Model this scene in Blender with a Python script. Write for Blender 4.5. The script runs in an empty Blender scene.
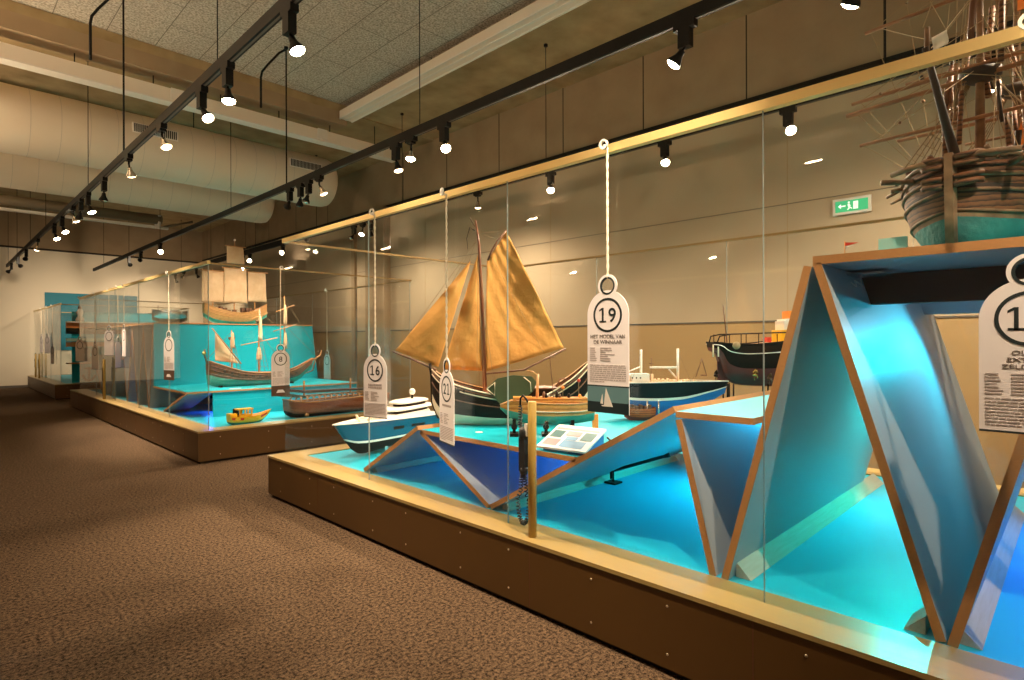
import bpy, bmesh, math, random
from mathutils import Vector, Matrix
random.seed(7)
C = bpy.context.scene.collection
PI = math.pi; R_ = math.radians

# ------------------------------------------------------------------ materials
MATS = {}
def mat(name, col, rough=.5, metal=0., emit=None, es=0., spec=.5, noise=None, bump=None, coat=0.):
    """noise=(scale, amount, dark colour), bump=(scale, strength)"""
    if name in MATS: return MATS[name]
    m = bpy.data.materials.new(name); m.use_nodes = True
    nt = m.node_tree; b = nt.nodes['Principled BSDF']
    b.inputs['Base Color'].default_value = (*col, 1); b.inputs['Roughness'].default_value = rough
    b.inputs['Metallic'].default_value = metal; b.inputs['Specular IOR Level'].default_value = spec
    b.inputs['Coat Weight'].default_value = coat
    if emit:
        b.inputs['Emission Color'].default_value = (*emit, 1); b.inputs['Emission Strength'].default_value = es
    tc = nt.nodes.new('ShaderNodeTexCoord')
    if noise:
        sc, amt, dark = noise[:3]
        n = nt.nodes.new('ShaderNodeTexNoise'); n.inputs['Scale'].default_value = sc; n.inputs['Detail'].default_value = 6
        if len(noise) > 3:
            mp = nt.nodes.new('ShaderNodeMapping'); mp.inputs['Scale'].default_value = noise[3]
            nt.links.new(tc.outputs['Object'], mp.inputs[0]); nt.links.new(mp.outputs[0], n.inputs['Vector'])
        else: nt.links.new(tc.outputs['Object'], n.inputs['Vector'])
        r = nt.nodes.new('ShaderNodeValToRGB'); r.color_ramp.elements[0].position = .5 - amt; r.color_ramp.elements[1].position = .5 + amt
        r.color_ramp.elements[0].color = (*dark, 1); r.color_ramp.elements[1].color = (*col, 1)
        nt.links.new(n.outputs['Fac'], r.inputs[0]); nt.links.new(r.outputs[0], b.inputs['Base Color'])
    if bump:
        n2 = nt.nodes.new('ShaderNodeTexNoise'); n2.inputs['Scale'].default_value = bump[0]; n2.inputs['Detail'].default_value = 4
        nt.links.new(tc.outputs['Object'], n2.inputs['Vector'])
        bp = nt.nodes.new('ShaderNodeBump'); bp.inputs['Strength'].default_value = bump[1]; bp.inputs['Distance'].default_value = bump[2] if len(bump) > 2 else .01
        nt.links.new(n2.outputs['Fac'], bp.inputs['Height']); nt.links.new(bp.outputs[0], b.inputs['Normal'])
    MATS[name] = m; return m

def mat_glass():
    m = bpy.data.materials.new('case_glass'); m.use_nodes = True; nt = m.node_tree; nt.nodes.clear()
    out = nt.nodes.new('ShaderNodeOutputMaterial'); t = nt.nodes.new('ShaderNodeBsdfTransparent'); t.inputs[0].default_value = (.982, .99, .988, 1)
    g = nt.nodes.new('ShaderNodeBsdfGlossy'); g.inputs['Roughness'].default_value = 0.0; g.inputs[0].default_value = (1, 1, 1, 1)
    f = nt.nodes.new('ShaderNodeFresnel'); ge = nt.nodes.new('ShaderNodeNewGeometry'); mr = nt.nodes.new('ShaderNodeMapRange')
    # the pane does not bend light, so both faces reflect like the outer one
    mr.inputs['To Min'].default_value = 1.31; mr.inputs['To Max'].default_value = 1 / 1.31
    nt.links.new(ge.outputs['Backfacing'], mr.inputs['Value']); nt.links.new(mr.outputs[0], f.inputs[0])
    mx = nt.nodes.new('ShaderNodeMixShader'); nt.links.new(f.outputs[0], mx.inputs[0]); nt.links.new(t.outputs[0], mx.inputs[1]); nt.links.new(g.outputs[0], mx.inputs[2])
    nt.links.new(mx.outputs[0], out.inputs[0]); MATS['glass'] = m; return m
glass = mat_glass()

def mat_planks(name, col, dark, n=14., rough=.45, zscale=1.):
    """wood with strakes running along the hull"""
    m = mat(name, col, rough); nt = m.node_tree; b = nt.nodes['Principled BSDF']
    tc = nt.nodes.new('ShaderNodeTexCoord'); w = nt.nodes.new('ShaderNodeTexWave'); w.bands_direction = 'Z'; w.wave_profile = 'SAW'
    w.inputs['Scale'].default_value = n; w.inputs['Distortion'].default_value = 1.2; w.inputs['Detail'].default_value = 2; w.inputs['Detail Scale'].default_value = 3
    no = nt.nodes.new('ShaderNodeTexNoise'); no.inputs['Scale'].default_value = 22
    ad = nt.nodes.new('ShaderNodeMath'); ad.operation = 'MULTIPLY'
    nt.links.new(tc.outputs['Object'], w.inputs['Vector']); nt.links.new(tc.outputs['Object'], no.inputs['Vector'])
    nt.links.new(w.outputs['Fac'], ad.inputs[0]); nt.links.new(no.outputs['Fac'], ad.inputs[1])
    r = nt.nodes.new('ShaderNodeValToRGB'); r.color_ramp.elements[0].color = (*dark, 1); r.color_ramp.elements[1].color = (*col, 1)
    r.color_ramp.elements[0].position = .02; r.color_ramp.elements[1].position = .3
    nt.links.new(ad.outputs[0], r.inputs[0]); nt.links.new(r.outputs[0], b.inputs['Base Color']); return m

def mat_ceiling():
    m = mat('wood_wool_board', (.46, .42, .36), .95, bump=(60, .8)); nt = m.node_tree; b = nt.nodes['Principled BSDF']
    tc = nt.nodes.new('ShaderNodeTexCoord'); br = nt.nodes.new('ShaderNodeTexBrick'); no = nt.nodes.new('ShaderNodeTexNoise')
    mp = nt.nodes.new('ShaderNodeMapping'); mp.inputs['Rotation'].default_value = (0, 0, PI / 2)
    nt.links.new(tc.outputs['Object'], mp.inputs[0]); nt.links.new(mp.outputs[0], br.inputs['Vector'])
    br.inputs['Scale'].default_value = 1.; br.inputs['Brick Width'].default_value = 1.2; br.inputs['Row Height'].default_value = .6
    br.inputs['Mortar Size'].default_value = .006; br.offset = .5
    no.inputs['Scale'].default_value = 38; no.inputs['Detail'].default_value = 5; nt.links.new(tc.outputs['Object'], no.inputs['Vector'])
    r = nt.nodes.new('ShaderNodeValToRGB'); r.color_ramp.elements[0].position = .36; r.color_ramp.elements[1].position = .62
    r.color_ramp.elements[0].color = (.25, .225, .185, 1); r.color_ramp.elements[1].color = (.54, .49, .42, 1); nt.links.new(no.outputs['Fac'], r.inputs[0])
    nt.links.new(r.outputs[0], br.inputs['Color1']); nt.links.new(r.outputs[0], br.inputs['Color2']); br.inputs['Mortar'].default_value = (.16, .14, .11, 1)
    nt.links.new(br.outputs['Color'], b.inputs['Base Color']); return m

def mat_carpet():
    m = mat('carpet_pile', (.2, .13, .09), 1., spec=.1); nt = m.node_tree; b = nt.nodes['Principled BSDF']
    tc = nt.nodes.new('ShaderNodeTexCoord'); n1 = nt.nodes.new('ShaderNodeTexNoise'); n1.inputs['Scale'].default_value = 52; n1.inputs['Detail'].default_value = 6; n1.inputs['Roughness'].default_value = .9
    n2 = nt.nodes.new('ShaderNodeTexNoise'); n2.inputs['Scale'].default_value = 1.4; n2.inputs['Detail'].default_value = 3
    for n in (n1, n2): nt.links.new(tc.outputs['Object'], n.inputs['Vector'])
    r = nt.nodes.new('ShaderNodeValToRGB'); e = r.color_ramp.elements; e[0].position = .42; e[1].position = .60
    e[0].color = (.006, .004, .003, 1); e[1].color = (.23, .145, .085, 1); nt.links.new(n1.outputs['Fac'], r.inputs[0])
    br = nt.nodes.new('ShaderNodeTexBrick'); br.offset = 0; br.inputs['Scale'].default_value = 1; br.inputs['Brick Width'].default_value = 4.; br.inputs['Row Height'].default_value = 4.; br.inputs['Mortar Size'].default_value = .004
    br.inputs['Mortar Smooth'].default_value = .5
    nt.links.new(tc.outputs['Object'], br.inputs['Vector']); nt.links.new(r.outputs[0], br.inputs['Color1']); nt.links.new(r.outputs[0], br.inputs['Color2']); br.inputs['Mortar'].default_value = (.02, .012, .008, 1)
    nt.links.new(br.outputs['Color'], b.inputs['Base Color'])
    bp = nt.nodes.new('ShaderNodeBump'); bp.inputs['Strength'].default_value = .7; bp.inputs['Distance'].default_value = .01
    nt.links.new(n1.outputs['Fac'], bp.inputs['Height']); nt.links.new(bp.outputs[0], b.inputs['Normal']); return m

M = dict(
    carpet=mat_carpet(), board=mat_ceiling(),
    slab=mat('slab_concrete', (.44, .33, .18), .9, noise=(3, .25, (.27, .19, .09)), bump=(20, .2)),
    fascia=mat('fascia_concrete', (.37, .27, .165), .85, noise=(2.2, .3, (.28, .195, .115)), bump=(14, .15)),
    wall=mat('wall_paint', (.50, .395, .27), .8, noise=(1.3, .35, (.45, .35, .235))), wall_dim=mat('dark_wall_paint', (.14, .11, .08), .9),
    wall_low=mat('wall_dado', (.44, .29, .13), .8, noise=(1.3, .35, (.39, .255, .115))),
    farwall=mat('far_wall_paint', (.78, .68, .53), .85),
    black=mat('black_metal', (.004, .0035, .003), .5, spec=.2), black_gap=mat('shadow_gap', (.02, .016, .012), .9),
    white=mat('white_enamel', (.72, .68, .62), .45), tray=mat('tray_enamel', (.74, .66, .56), .4),
    duct=mat('duct_fabric', (.66, .58, .46), .8, noise=(.9, .3, (.58, .5, .4)), bump=(2, .25)),
    duct_seam=mat('duct_seam', (.44, .4, .35), .8),
    grille=mat('grille_metal', (.12, .1, .08), .6), pipe=mat('pipe_metal', (.2, .16, .11), .5),
    plinth=mat('plinth_panel', (.10, .046, .008), .45, noise=(2, .3, (.085, .038, .007))),
    plinth_top=mat('plinth_border', (.40, .27, .09), .32, noise=(3, .3, (.36, .25, .1), (12, .8, 1))),
    brass=mat('brass_rail', (.80, .58, .24), .3, metal=.55), screw=mat('screw_head', (.62, .52, .36), .3, metal=.8),
    turq=mat('turquoise_paint', (.0, .38, .50), .6, spec=.3), pale=mat('pale_laminate', (.36, .40, .43), .45),
    cfloor=mat('pool_floor', (.01, .44, .62), .45), ply=mat('plywood_edge', (.52, .25, .085), .6, noise=(60, .3, (.4, .18, .06), (1, 1, 6))),
    pine=mat('pine_batten', (.55, .5, .4), .6, noise=(6, .3, (.45, .38, .28), (1, 12, 12))),
    darkbeam=mat('dark_beam', (.13, .045, .025), .6), steel=mat('steel', (.7, .7, .7), .25, metal=1.),
    card=mat('tag_card', (.86, .80, .80), .5), title_ink=mat('title_ink', (.16, .13, .12), .6), ink=mat('tag_ink', (.012, .02, .022), .6), grey_ink=mat('small_print_ink', (.42, .36, .35), .7),
    rope=mat('cotton_rope', (.80, .70, .54), .9), sea=mat('photo_sea', (.008, .02, .024), .5), skyp=mat('photo_sky', (.11, .22, .24), .5),
    psail=mat('photo_sail', (.7, .66, .6), .5), pscene=mat('photo_dark_wood', (.10, .05, .025), .5),
    sail=mat('tan_sailcloth', (.76, .39, .10), .85, noise=(5, .3, (.58, .27, .06), (1, 1, .6)), bump=(6, .55, .035)),
    sail_pale=mat('pale_sailcloth', (.72, .52, .34), .85, noise=(7, .3, (.58, .38, .22)), bump=(12, .5)),
    wood=mat_planks('oak_planks', (.34, .14, .04), (.08, .03, .01), 16), yardwood=mat('yard_wood', (.36, .17, .075), .55, noise=(10, .3, (.2, .08, .03))), mastwood=mat('mast_wood', (.22, .07, .022), .4, noise=(8, .3, (.12, .035, .012))), oak=mat('dark_spar_wood', (.17, .07, .03), .5, noise=(8, .3, (.1, .04, .018))),
    honey=mat_planks('honey_planks', (.62, .33, .12), (.25, .11, .03), 18), varn=mat_planks('varnished_planks', (.66, .28, .07), (.35, .12, .025), 10, .25),
    redwood=mat_planks('red_brown_planks', (.42, .095, .018), (.12, .022, .005), 16, .4), spar=mat('varnished_spar', (.52, .25, .09), .4),
    tar=mat('tarred_hull', (.014, .007, .004), .5, spec=.15), hullgreen=mat('green_bottom_paint', (.07, .36, .28), .6, noise=(9, .3, (.03, .2, .15))),
    leegreen=mat('leeboard_green', (.06, .085, .035), .5, noise=(5, .3, (.045, .06, .025))), cream=mat('cream_paint', (.85, .70, .5), .5),
    navy=mat('navy_gloss', (.007, .006, .008), .3, spec=.2), teal=mat('teal_gloss', (.004, .07, .15), .15), boatwhite=mat('boat_white', (.85, .80, .72), .3),
    yellow=mat('yellow_gloss', (.9, .55, .02), .35), red=mat('red_gloss', (.6, .04, .02), .35), orange=mat('orange_gloss', (.85, .25, .03), .4),
    blue=mat('blue_gloss', (.02, .16, .5), .35), maroon=mat('antifouling_maroon', (.14, .025, .02), .5), brassy=mat('polished_brass', (.8, .5, .15), .25, metal=1.),
    aged=mat_planks('aged_planks', (.19, .075, .028), (.025, .012, .006), 14, .7), agedlight=mat('weathered_wood', (.32, .19, .10), .75, noise=(14, .25, (.10, .05, .025))),
    ageddark=mat('blackened_wood', (.04, .025, .018), .7), verdi=mat('verdigris_bottom', (.03, .26, .24), .65, noise=(5, .18, (.008, .07, .065)), bump=(30, .6)),
    line=mat('rigging_line', (.22, .15, .08), .9), line_pale=mat('pale_line', (.34, .24, .13), .9),
    exit=mat('exit_green', (.03, .35, .14), .5, emit=(.1, .8, .35), es=.25), exitw=mat('exit_white', (.8, .85, .8), .5, emit=(.8, 1, .85), es=.4),
    lens=mat('lamp_lens', (1, .9, .7), .3, emit=(1, .80, .52), es=45.), lens_dim=mat('lamp_lens_soft', (1, .9, .7), .3, emit=(1, .72, .42), es=9.),
    led=mat('led_lens', (.8, .9, 1), .3, emit=(.55, .75, 1), es=16.), reflector=mat('silver_reflector', (.75, .68, .58), .2, metal=1.),
    panelblue=mat('blue_mural', (.0, .17, .25), .6), screen=mat('label_paper', (.85, .85, .88), .4), photo1=mat('label_print_blue', (.2, .4, .65), .5), photo2=mat('label_print_pink', (.6, .35, .38), .5),
    rubber=mat('black_rubber', (.015, .015, .016), .5), postm=mat('olive_post', (.42, .27, .06), .4), greenpaint=mat('mint_card', (.45, .7, .6), .5),
)

# ------------------------------------------------------------------ mesh builder
class MB:
    def __init__(s): s.v = []; s.f = []; s.mi = []; s.ms = []; s.sm = []
    def slot(s, m):
        if isinstance(m, str): m = M[m]
        if m not in s.ms: s.ms.append(m)
        return s.ms.index(m)
    def add(s, vs, fs, m=None, smooth=False):
        o = len(s.v); s.v += [tuple(v) for v in vs]; k = s.slot(m) if m else 0
        for f in fs: s.f.append([i + o for i in f]); s.mi.append(k); s.sm.append(smooth)
        return s
    def box(s, x0, x1, y0, y1, z0, z1, m=None):
        v = [(x, y, z) for x in (x0, x1) for y in (y0, y1) for z in (z0, z1)]
        return s.add(v, [(0, 1, 3, 2), (4, 6, 7, 5), (0, 4, 5, 1), (2, 3, 7, 6), (0, 2, 6, 4), (1, 5, 7, 3)], m)
    def prism(s, pts, d, m=None, org=(0, 0, 0), smooth=False):
        """pts: list of 3-D points (planar), d: extrusion vector"""
        n = len(pts); a = [Vector(p) + Vector(org) for p in pts]; b = [p + Vector(d) for p in a]
        nrm = Vector((0, 0, 0))
        for i in range(n): nrm += a[i].cross(a[(i + 1) % n])
        if nrm.dot(Vector(d)) > 0: a.reverse(); b.reverse()
        return s.add(a + b, [tuple(range(n)), tuple(range(2 * n - 1, n - 1, -1))] + [(i, i + n, (i + 1) % n + n, (i + 1) % n) for i in range(n)], m, smooth)
    def tube(s, pts, r, m=None, n=8, r1=None, caps=True):
        pts = [Vector(p) for p in pts]; N = len(pts); vs = []
        up = None
        for i, p in enumerate(pts):
            t = (pts[min(i + 1, N - 1)] - pts[max(i - 1, 0)]).normalized()
            if up is None: up = Vector((0, 0, 1)) if abs(t.z) < .9 else Vector((1, 0, 0))
            a = t.cross(up).normalized(); b = a.cross(t).normalized(); up = b
            q = r if r1 is None else r + (r1 - r) * i / (N - 1)
            for k in range(n): w = 2 * PI * k / n; vs.append(p + a * math.cos(w) * q + b * math.sin(w) * q)
        fs = [(i * n + k, i * n + (k + 1) % n, (i + 1) * n + (k + 1) % n, (i + 1) * n + k) for i in range(N - 1) for k in range(n)]
        if caps: fs += [tuple(range(n))[::-1], tuple(range((N - 1) * n, N * n))]
        return s.add(vs, fs, m, n > 5)
    def lathe(s, prof, m=None, n=20, org=(0, 0, 0), axis=(0, 0, 1), smooth=True):
        """prof: (r, h) list along the axis"""
        q = Vector((0, 0, 1)).rotation_difference(Vector(axis).normalized()); o = Vector(org); vs = []
        for r, h in prof:
            for k in range(n): w = 2 * PI * k / n; vs.append(o + q @ Vector((r * math.cos(w), r * math.sin(w), h)))
        N = len(prof)
        fs = [(i * n + k, i * n + (k + 1) % n, (i + 1) * n + (k + 1) % n, (i + 1) * n + k) for i in range(N - 1) for k in range(n)]
        fs += [tuple(range(n))[::-1], tuple(range((N - 1) * n, N * n))]
        return s.add(vs, fs, m, smooth)
    def ball(s, c, r, m=None, n=10, sz=1.):
        return s.lathe([(r * math.sin(PI * i / 8) + 1e-5, -r * math.cos(PI * i / 8) * sz) for i in range(9)], m, n, c)
    def sheet(s, fn, nu, nv, th, m=None):
        """a two-sided cloth of thickness th; fn(u,v) -> point"""
        P = [[Vector(fn(i / nu, j / nv)) for j in range(nv + 1)] for i in range(nu + 1)]
        vs = []; W = nv + 1
        for side in (0, 1):
            for i in range(nu + 1):
                for j in range(W):
                    a = P[min(i + 1, nu)][j] - P[max(i - 1, 0)][j]; b = P[i][min(j + 1, nv)] - P[i][max(j - 1, 0)]
                    n = a.cross(b); n = n.normalized() if n.length > 1e-9 else Vector((0, 1, 0))
                    vs.append(P[i][j] + n * th * (side - .5))
        K = (nu + 1) * W; fs = []
        for i in range(nu):
            for j in range(nv):
                a, b, c, d = i * W + j, (i + 1) * W + j, (i + 1) * W + j + 1, i * W + j + 1
                fs.append((d, c, b, a)); fs.append((a + K, b + K, c + K, d + K))
        for i in range(nu): fs += [(i * W, (i + 1) * W, (i + 1) * W + K, i * W + K), ((i + 1) * W + nv, i * W + nv, i * W + nv + K, (i + 1) * W + nv + K)]
        for j in range(nv): fs += [(j + 1, j, j + K, j + 1 + K), (nu * W + j, nu * W + j + 1, nu * W + j + 1 + K, nu * W + j + K)]
        return s.add(vs, fs, m, True)
    def build(s, name, m=None, parent=None):
        me = bpy.data.meshes.new(name); me.from_pydata(s.v, [], s.f)
        if m: ms = [M[m] if isinstance(m, str) else m]
        else: ms = s.ms
        for q in ms: me.materials.append(q)
        for p, k, sm in zip(me.polygons, s.mi, s.sm): p.material_index = 0 if m else k; p.use_smooth = sm
        me.validate(); me.update()
        o = bpy.data.objects.new(name, me); C.objects.link(o)
        if parent: o.parent = parent
        return o

def tag(o, label=None, cat=None, group=None, kind=None):
    if label: o['label'] = label
    if cat: o['category'] = cat
    if group: o['group'] = group
    if kind: o['kind'] = kind
    return o
def thing(name, label, cat, loc=(0, 0, 0), rz=0., group=None):
    o = bpy.data.objects.new(name, None); C.objects.link(o); o.location = loc; o.rotation_euler = (0, 0, rz); o.empty_display_size = .1
    return tag(o, label, cat, group)
def struct(o): o['kind'] = 'structure'; return o
def copy_tree(o, parent=None):
    c = o.copy(); C.objects.link(c)
    if parent: c.parent = parent
    for ch in [x for x in bpy.data.objects if x.parent == o]: copy_tree(ch, c)
    return c
def lerp(a, b, t): return a + (b - a) * t
def interp(pts, t):
    for (a, va), (b, vb) in zip(pts, pts[1:]):
        if t <= b:
            k = (t - a) / (b - a) if b > a else 0; return va + (vb - va) * k
    return pts[-1][1]
def sinterp(pts, t):
    """smooth (Catmull-like) interpolation"""
    for i in range(len(pts) - 1):
        if t <= pts[i + 1][0] or i == len(pts) - 2:
            p0 = pts[max(i - 1, 0)]; p1 = pts[i]; p2 = pts[i + 1]; p3 = pts[min(i + 2, len(pts) - 1)]
            h = p2[0] - p1[0]; k = min(max((t - p1[0]) / h, 0), 1)
            m1 = (p2[1] - p0[1]) / (p2[0] - p0[0]) * h; m2 = (p3[1] - p1[1]) / (p3[0] - p1[0]) * h
            return (2 * k**3 - 3 * k**2 + 1) * p1[1] + (k**3 - 2 * k**2 + k) * m1 + (-2 * k**3 + 3 * k**2) * p2[1] + (k**3 - k**2) * m2

def text_part(name, s, size, m, parent, loc, align='CENTER', ext=.0006, xs=1., off=0.):
    """lettering on a card that faces local -Y"""
    cu = bpy.data.curves.new(name, 'FONT'); cu.body = s; cu.size = size; cu.align_x = align; cu.extrude = ext; cu.space_line = 1.0; cu.offset = off
    t = bpy.data.objects.new(name, cu); C.objects.link(t)
    me = bpy.data.meshes.new_from_object(t.evaluated_get(bpy.context.evaluated_depsgraph_get()))
    bpy.data.objects.remove(t); me.materials.clear(); me.materials.append(M[m])
    me.transform(Matrix.Translation(loc) @ Matrix.Rotation(PI / 2, 4, 'X') @ Matrix.Diagonal((xs, 1, 1, 1)))
    o = bpy.data.objects.new(name, me); C.objects.link(o); o.parent = parent; return o

# ------------------------------------------------------------------ the room
W, FAR, LEFT, NEAR, CE = 7.6, 24.6, -1.9, -6.0, 5.77
struct(MB().box(LEFT - .2, W + .2, NEAR - .2, FAR + .2, -.1, 0).build('floor', 'carpet'))
cb = MB().box(LEFT, 5.55, NEAR, 9.8, CE + .12, CE + .3, 'board'); struct(cb.build('ceiling'))
sl = MB().box(5.55, W, NEAR, 9.8, CE, CE + .3, 'slab').box(LEFT, W, 9.8, FAR, CE - .02, CE + .3, 'slab'); struct(sl.build('ceiling_slab'))
struct(MB().box(LEFT, 5.55, 9.8, 10.15, CE - .25, CE - .02, 'fascia').build('trim_beam'))
# right wall: set-back painted wall under a concrete fascia
rw = MB().box(W + .06, W + .26, NEAR, FAR + .2, 1.73, 4.64, 'wall').box(W + .055, W + .26, NEAR, FAR + .2, 0, 1.73, 'wall_low').box(W, W + .26, NEAR, FAR + .2, 4.64, CE + .3, 'fascia')
struct(rw.build('wall_right'))
fw = MB().box(LEFT, W + .1, FAR, FAR + .2, 0, 4.55, 'farwall').box(LEFT, W + .1, FAR - .12, FAR + .2, 4.57, CE + .3, 'fascia'); struct(fw.build('wall_far'))
struct(MB().box(LEFT - .2, LEFT, NEAR, FAR + .2, 0, CE + .3, 'wall_dim').build('wall_left'))
struct(MB().box(LEFT, W + .2, NEAR - .2, NEAR, 0, CE + .3, 'wall_dim').build('wall_near'))
jn = MB()
for k in range(-2, 7): y = 1.58 + 1.56 * k; jn.box(W - .003, W + .01, y - .008, y + .008, 4.66, CE, 'black_gap')
for k in range(1, 7): y = 12.54 + 1.9 * k; jn.box(W - .003, W + .01, y - .008, y + .008, 4.66, CE, 'black_gap')
jn.box(W - .012, W + .07, NEAR, FAR, 4.62, 4.665, 'black_gap'); jn.box(LEFT, W, FAR - .14, FAR, 4.53, 4.575, 'black_gap')
struct(jn.build('trim_fascia_joints'))
jl = MB()
jl.box(W + .05, W + .07, NEAR, FAR, 3.205, 3.215, 'pipe'); jl.box(W + .045, W + .07, NEAR, FAR, 1.722, 1.742, 'grille')
for y in (-1.3, 2.65, 6.6, 10.2, 14.6, 19): jl.box(W + .0575, W + .07, y - .0025, y + .0025, 0, 4.62, 'wall_low')
struct(jl.build('trim_wall_joints'))
struct(MB().box(W - .12, W + .06, 11.55, 12.05, 0, 4.62, 'fascia').build('trim_column'))
struct(MB().box(W - .01, W + .06, 12.05, 12.55, 0, 4.4, 'fascia').box(W - .015, W + .06, 13.05, 13.2, 0, 4.62, 'fascia').build('trim_pilaster'))
struct(MB().box(W - .1, W + .06, -1.4, .45, 0, 4.62, 'fascia').build('trim_near_column'))
struct(MB().box(LEFT, 7.55, FAR - .015, FAR, 0, .08, 'grille').build('baseboard_far'))
tag(MB().box(2.78, 5.42, FAR - .04, FAR - .005, 1.2, 3.14).build('wall_mural', 'panelblue'), 'plain petrol blue rectangular panel hung on the far end wall', 'wall panel')
cs = MB().lathe([(.16, 0), (.16, .012), (.13, .02), (.125, .006)], None, 24, (1.6, 8.1, CE + .12), (0, 0, -1)); cs.slot('grille')
tag(cs.build('ceiling_speaker', 'grille'), 'round grey speaker set flush in the acoustic board ceiling', 'speaker')

# white cable trays and their boxes
def tray(name, a, b, w, h, label):
    t = thing(name, label, 'cable tray', a); d = Vector(b) - Vector(a)
    m = MB()
    if abs(d.x) > abs(d.y): m.box(0, d.x, -w / 2, w / 2, 0, h)
    else: m.box(-w / 2, w / 2, 0, d.y, 0, h)
    m.build('tray_body', 'tray', t)
    l = MB()
    if abs(d.x) > abs(d.y): l.box(0, d.x, -w / 2 - .006, w / 2 + .006, -.008, .012)
    else:
        l.box(-w / 2 - .006, -w / 2 + .02, 0, d.y, -.012, .012); l.box(w / 2 - .02, w / 2 + .006, 0, d.y, -.012, .012)
        l.box(-.02, .02, 0, d.y, -.006, .004)
    l.build('tray_lip', 'white', t)
    n = 9
    for k in range(n):
        p = d * ((k + .5) / n)
        r = MB().tube([(p.x, p.y, h), (p.x, p.y, CE + .1 - a[2] - (0 if a[0] > 5 else .1))], .008, 'black', 6).lathe([(.02, 0), (.02, .03)], 'black', 8, (p.x, p.y, h))
        r.build('hanger', None, t)
    return t
t = tray('cable_tray', (LEFT, 10.0, 5.16), (6.75, 10.0, 5.16), .2, .2, 'long white cable tray crossing the ceiling in front of the large ducts')
for x in (2.72, 5.1, 6.3): MB().box(x - LEFT - .09, x - LEFT + .09, -.14, -.1, .02, .2).build('junction_box', 'white', t)
tray('ceiling_light_channel', (5.5, 9.75, 5.6), (5.5, NEAR + .2, 5.6), .26, .14, 'wide white channel running along the edge of the acoustic board ceiling')

# ducts
def duct(y, z, r, xend, label, grilles):
    t = thing('ventilation_duct', label, 'duct', (0, y, z), 0, 'large round ventilation ducts')
    prof = [(r, LEFT)] + [(r, lerp(LEFT, xend - .25, k / 24)) for k in range(1, 25)]
    prof += [(r * .985, xend - .12), (r * .93, xend - .03), (r * .86, xend)]
    MB().lathe(prof, None, 48, (0, 0, 0), (1, 0, 0)).build('duct_body', 'duct', t)
    sm = MB()
    k = LEFT + .1
    while k < xend - .3: sm.lathe([(r + .002, k), (r + .002, k + .006)], 'duct_seam', 48, (0, 0, 0), (1, 0, 0)); k += .36
    sm.build('seam', None, t)['kind'] = 'stuff'
    for gx in grilles:
        g = MB(); g.box(gx, gx + .66, -r - .012, -r + .05, -.06 + .12, .1 + .12, 'white'); 
        for q in range(22): g.box(gx + .02 + q * .0285, gx + .036 + q * .0285, -r - .018, -r - .01, .075, .205, 'black')
        g.build('air_grille', None, t)
    for hx in (.2, 3.4):
        MB().tube([(hx, 0, r), (hx, 0, CE - z)], .008, 'black', 6).build('hanger', None, t)
    return t
duct(11.4, 4.82, .5, 6.0, 'nearer of two large beige round ducts under the ceiling', (2.35, 4.95))
duct(13.9, 4.80, .5, 5.75, 'farther large beige round duct, seen below and behind the nearer one', ())
pd = thing('service_pipe', 'thin dark pipe with a bracket behind the large ducts', 'pipe', (0, 17, 4.64))
MB().tube([(LEFT, 0, 0), (4.3, 0, 0)], .12, 'pipe', 14).build('pipe_run', None, pd)
MB().box(LEFT, 4.5, .15, .25, -.2, -.14, 'white').box(4.2, 4.26, -.1, .25, -.2, .1, 'white').tube([(4.4, .2, -.14), (5.1, .2, .1)], .03, 'pipe').build('pipe_bracket', None, pd)

# ------------------------------------------------------------------ light tracks
T1X, T2X, T3X, TZ, TZ3 = 1.73, 3.79, 6.3, 3.75, 3.9
def track(x, z, y0, y1, rods, label, conduit):
    t = thing('light_track', label, 'light track', (x, 0, z), 0, 'black lighting tracks')
    hh = .14 if x > 6 else .09; MB().box(-.025, .025, y0, y1, 0, hh).build('track_rail', 'black', t)
    MB().box(-.008, .008, y0, y1, -.003, .001).build('track_slot', 'grille', t)
    for i, y in enumerate(rods):
        zc = (CE + .12 if y < 9.8 and x < 5.5 else CE) - z
        r = MB().tube([(0, y, .06), (0, y, zc)], .011 if y in conduit else .005, 'black', 8)
        r.lathe([(.03, 0), (.03, .03)], 'black', 10, (0, y, zc - .03))
        r.build('hanger_rod', None, t)
        if y in conduit:
            MB().tube([(-.02, y, zc - .05), (-.1, y + .02, zc - .12), (-.24, y + .1, zc - .32), (-.30, y + .14, zc - .42), (-.31, y + .16, zc - .5), (-.31, y + .16, zc - .95)], .016, 'black', 8).build('conduit', None, t)
    return t
track(T1X, TZ, NEAR + .3, 23.2, (-3, 1.5, 5.18, 8.46, 10.7, 15.1, 17.6, 20.4, 22.8), 'black track with spot lamps above the carpeted aisle', (8.46,))
track(T2X, TZ, NEAR + .3, 22.6, (-3, 1.5, 5.14, 8.46, 10.7, 15.1, 18, 21.1), 'black track with spot lamps above the glass cases', (8.46,))
track(T3X, TZ3, NEAR + .3, 23.6, (-3, 1.3, 5.51, 9.1, 12.5, 16, 19.5, 22.5), 'black track with spot lamps between the glass cases and the right wall', ())

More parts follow.
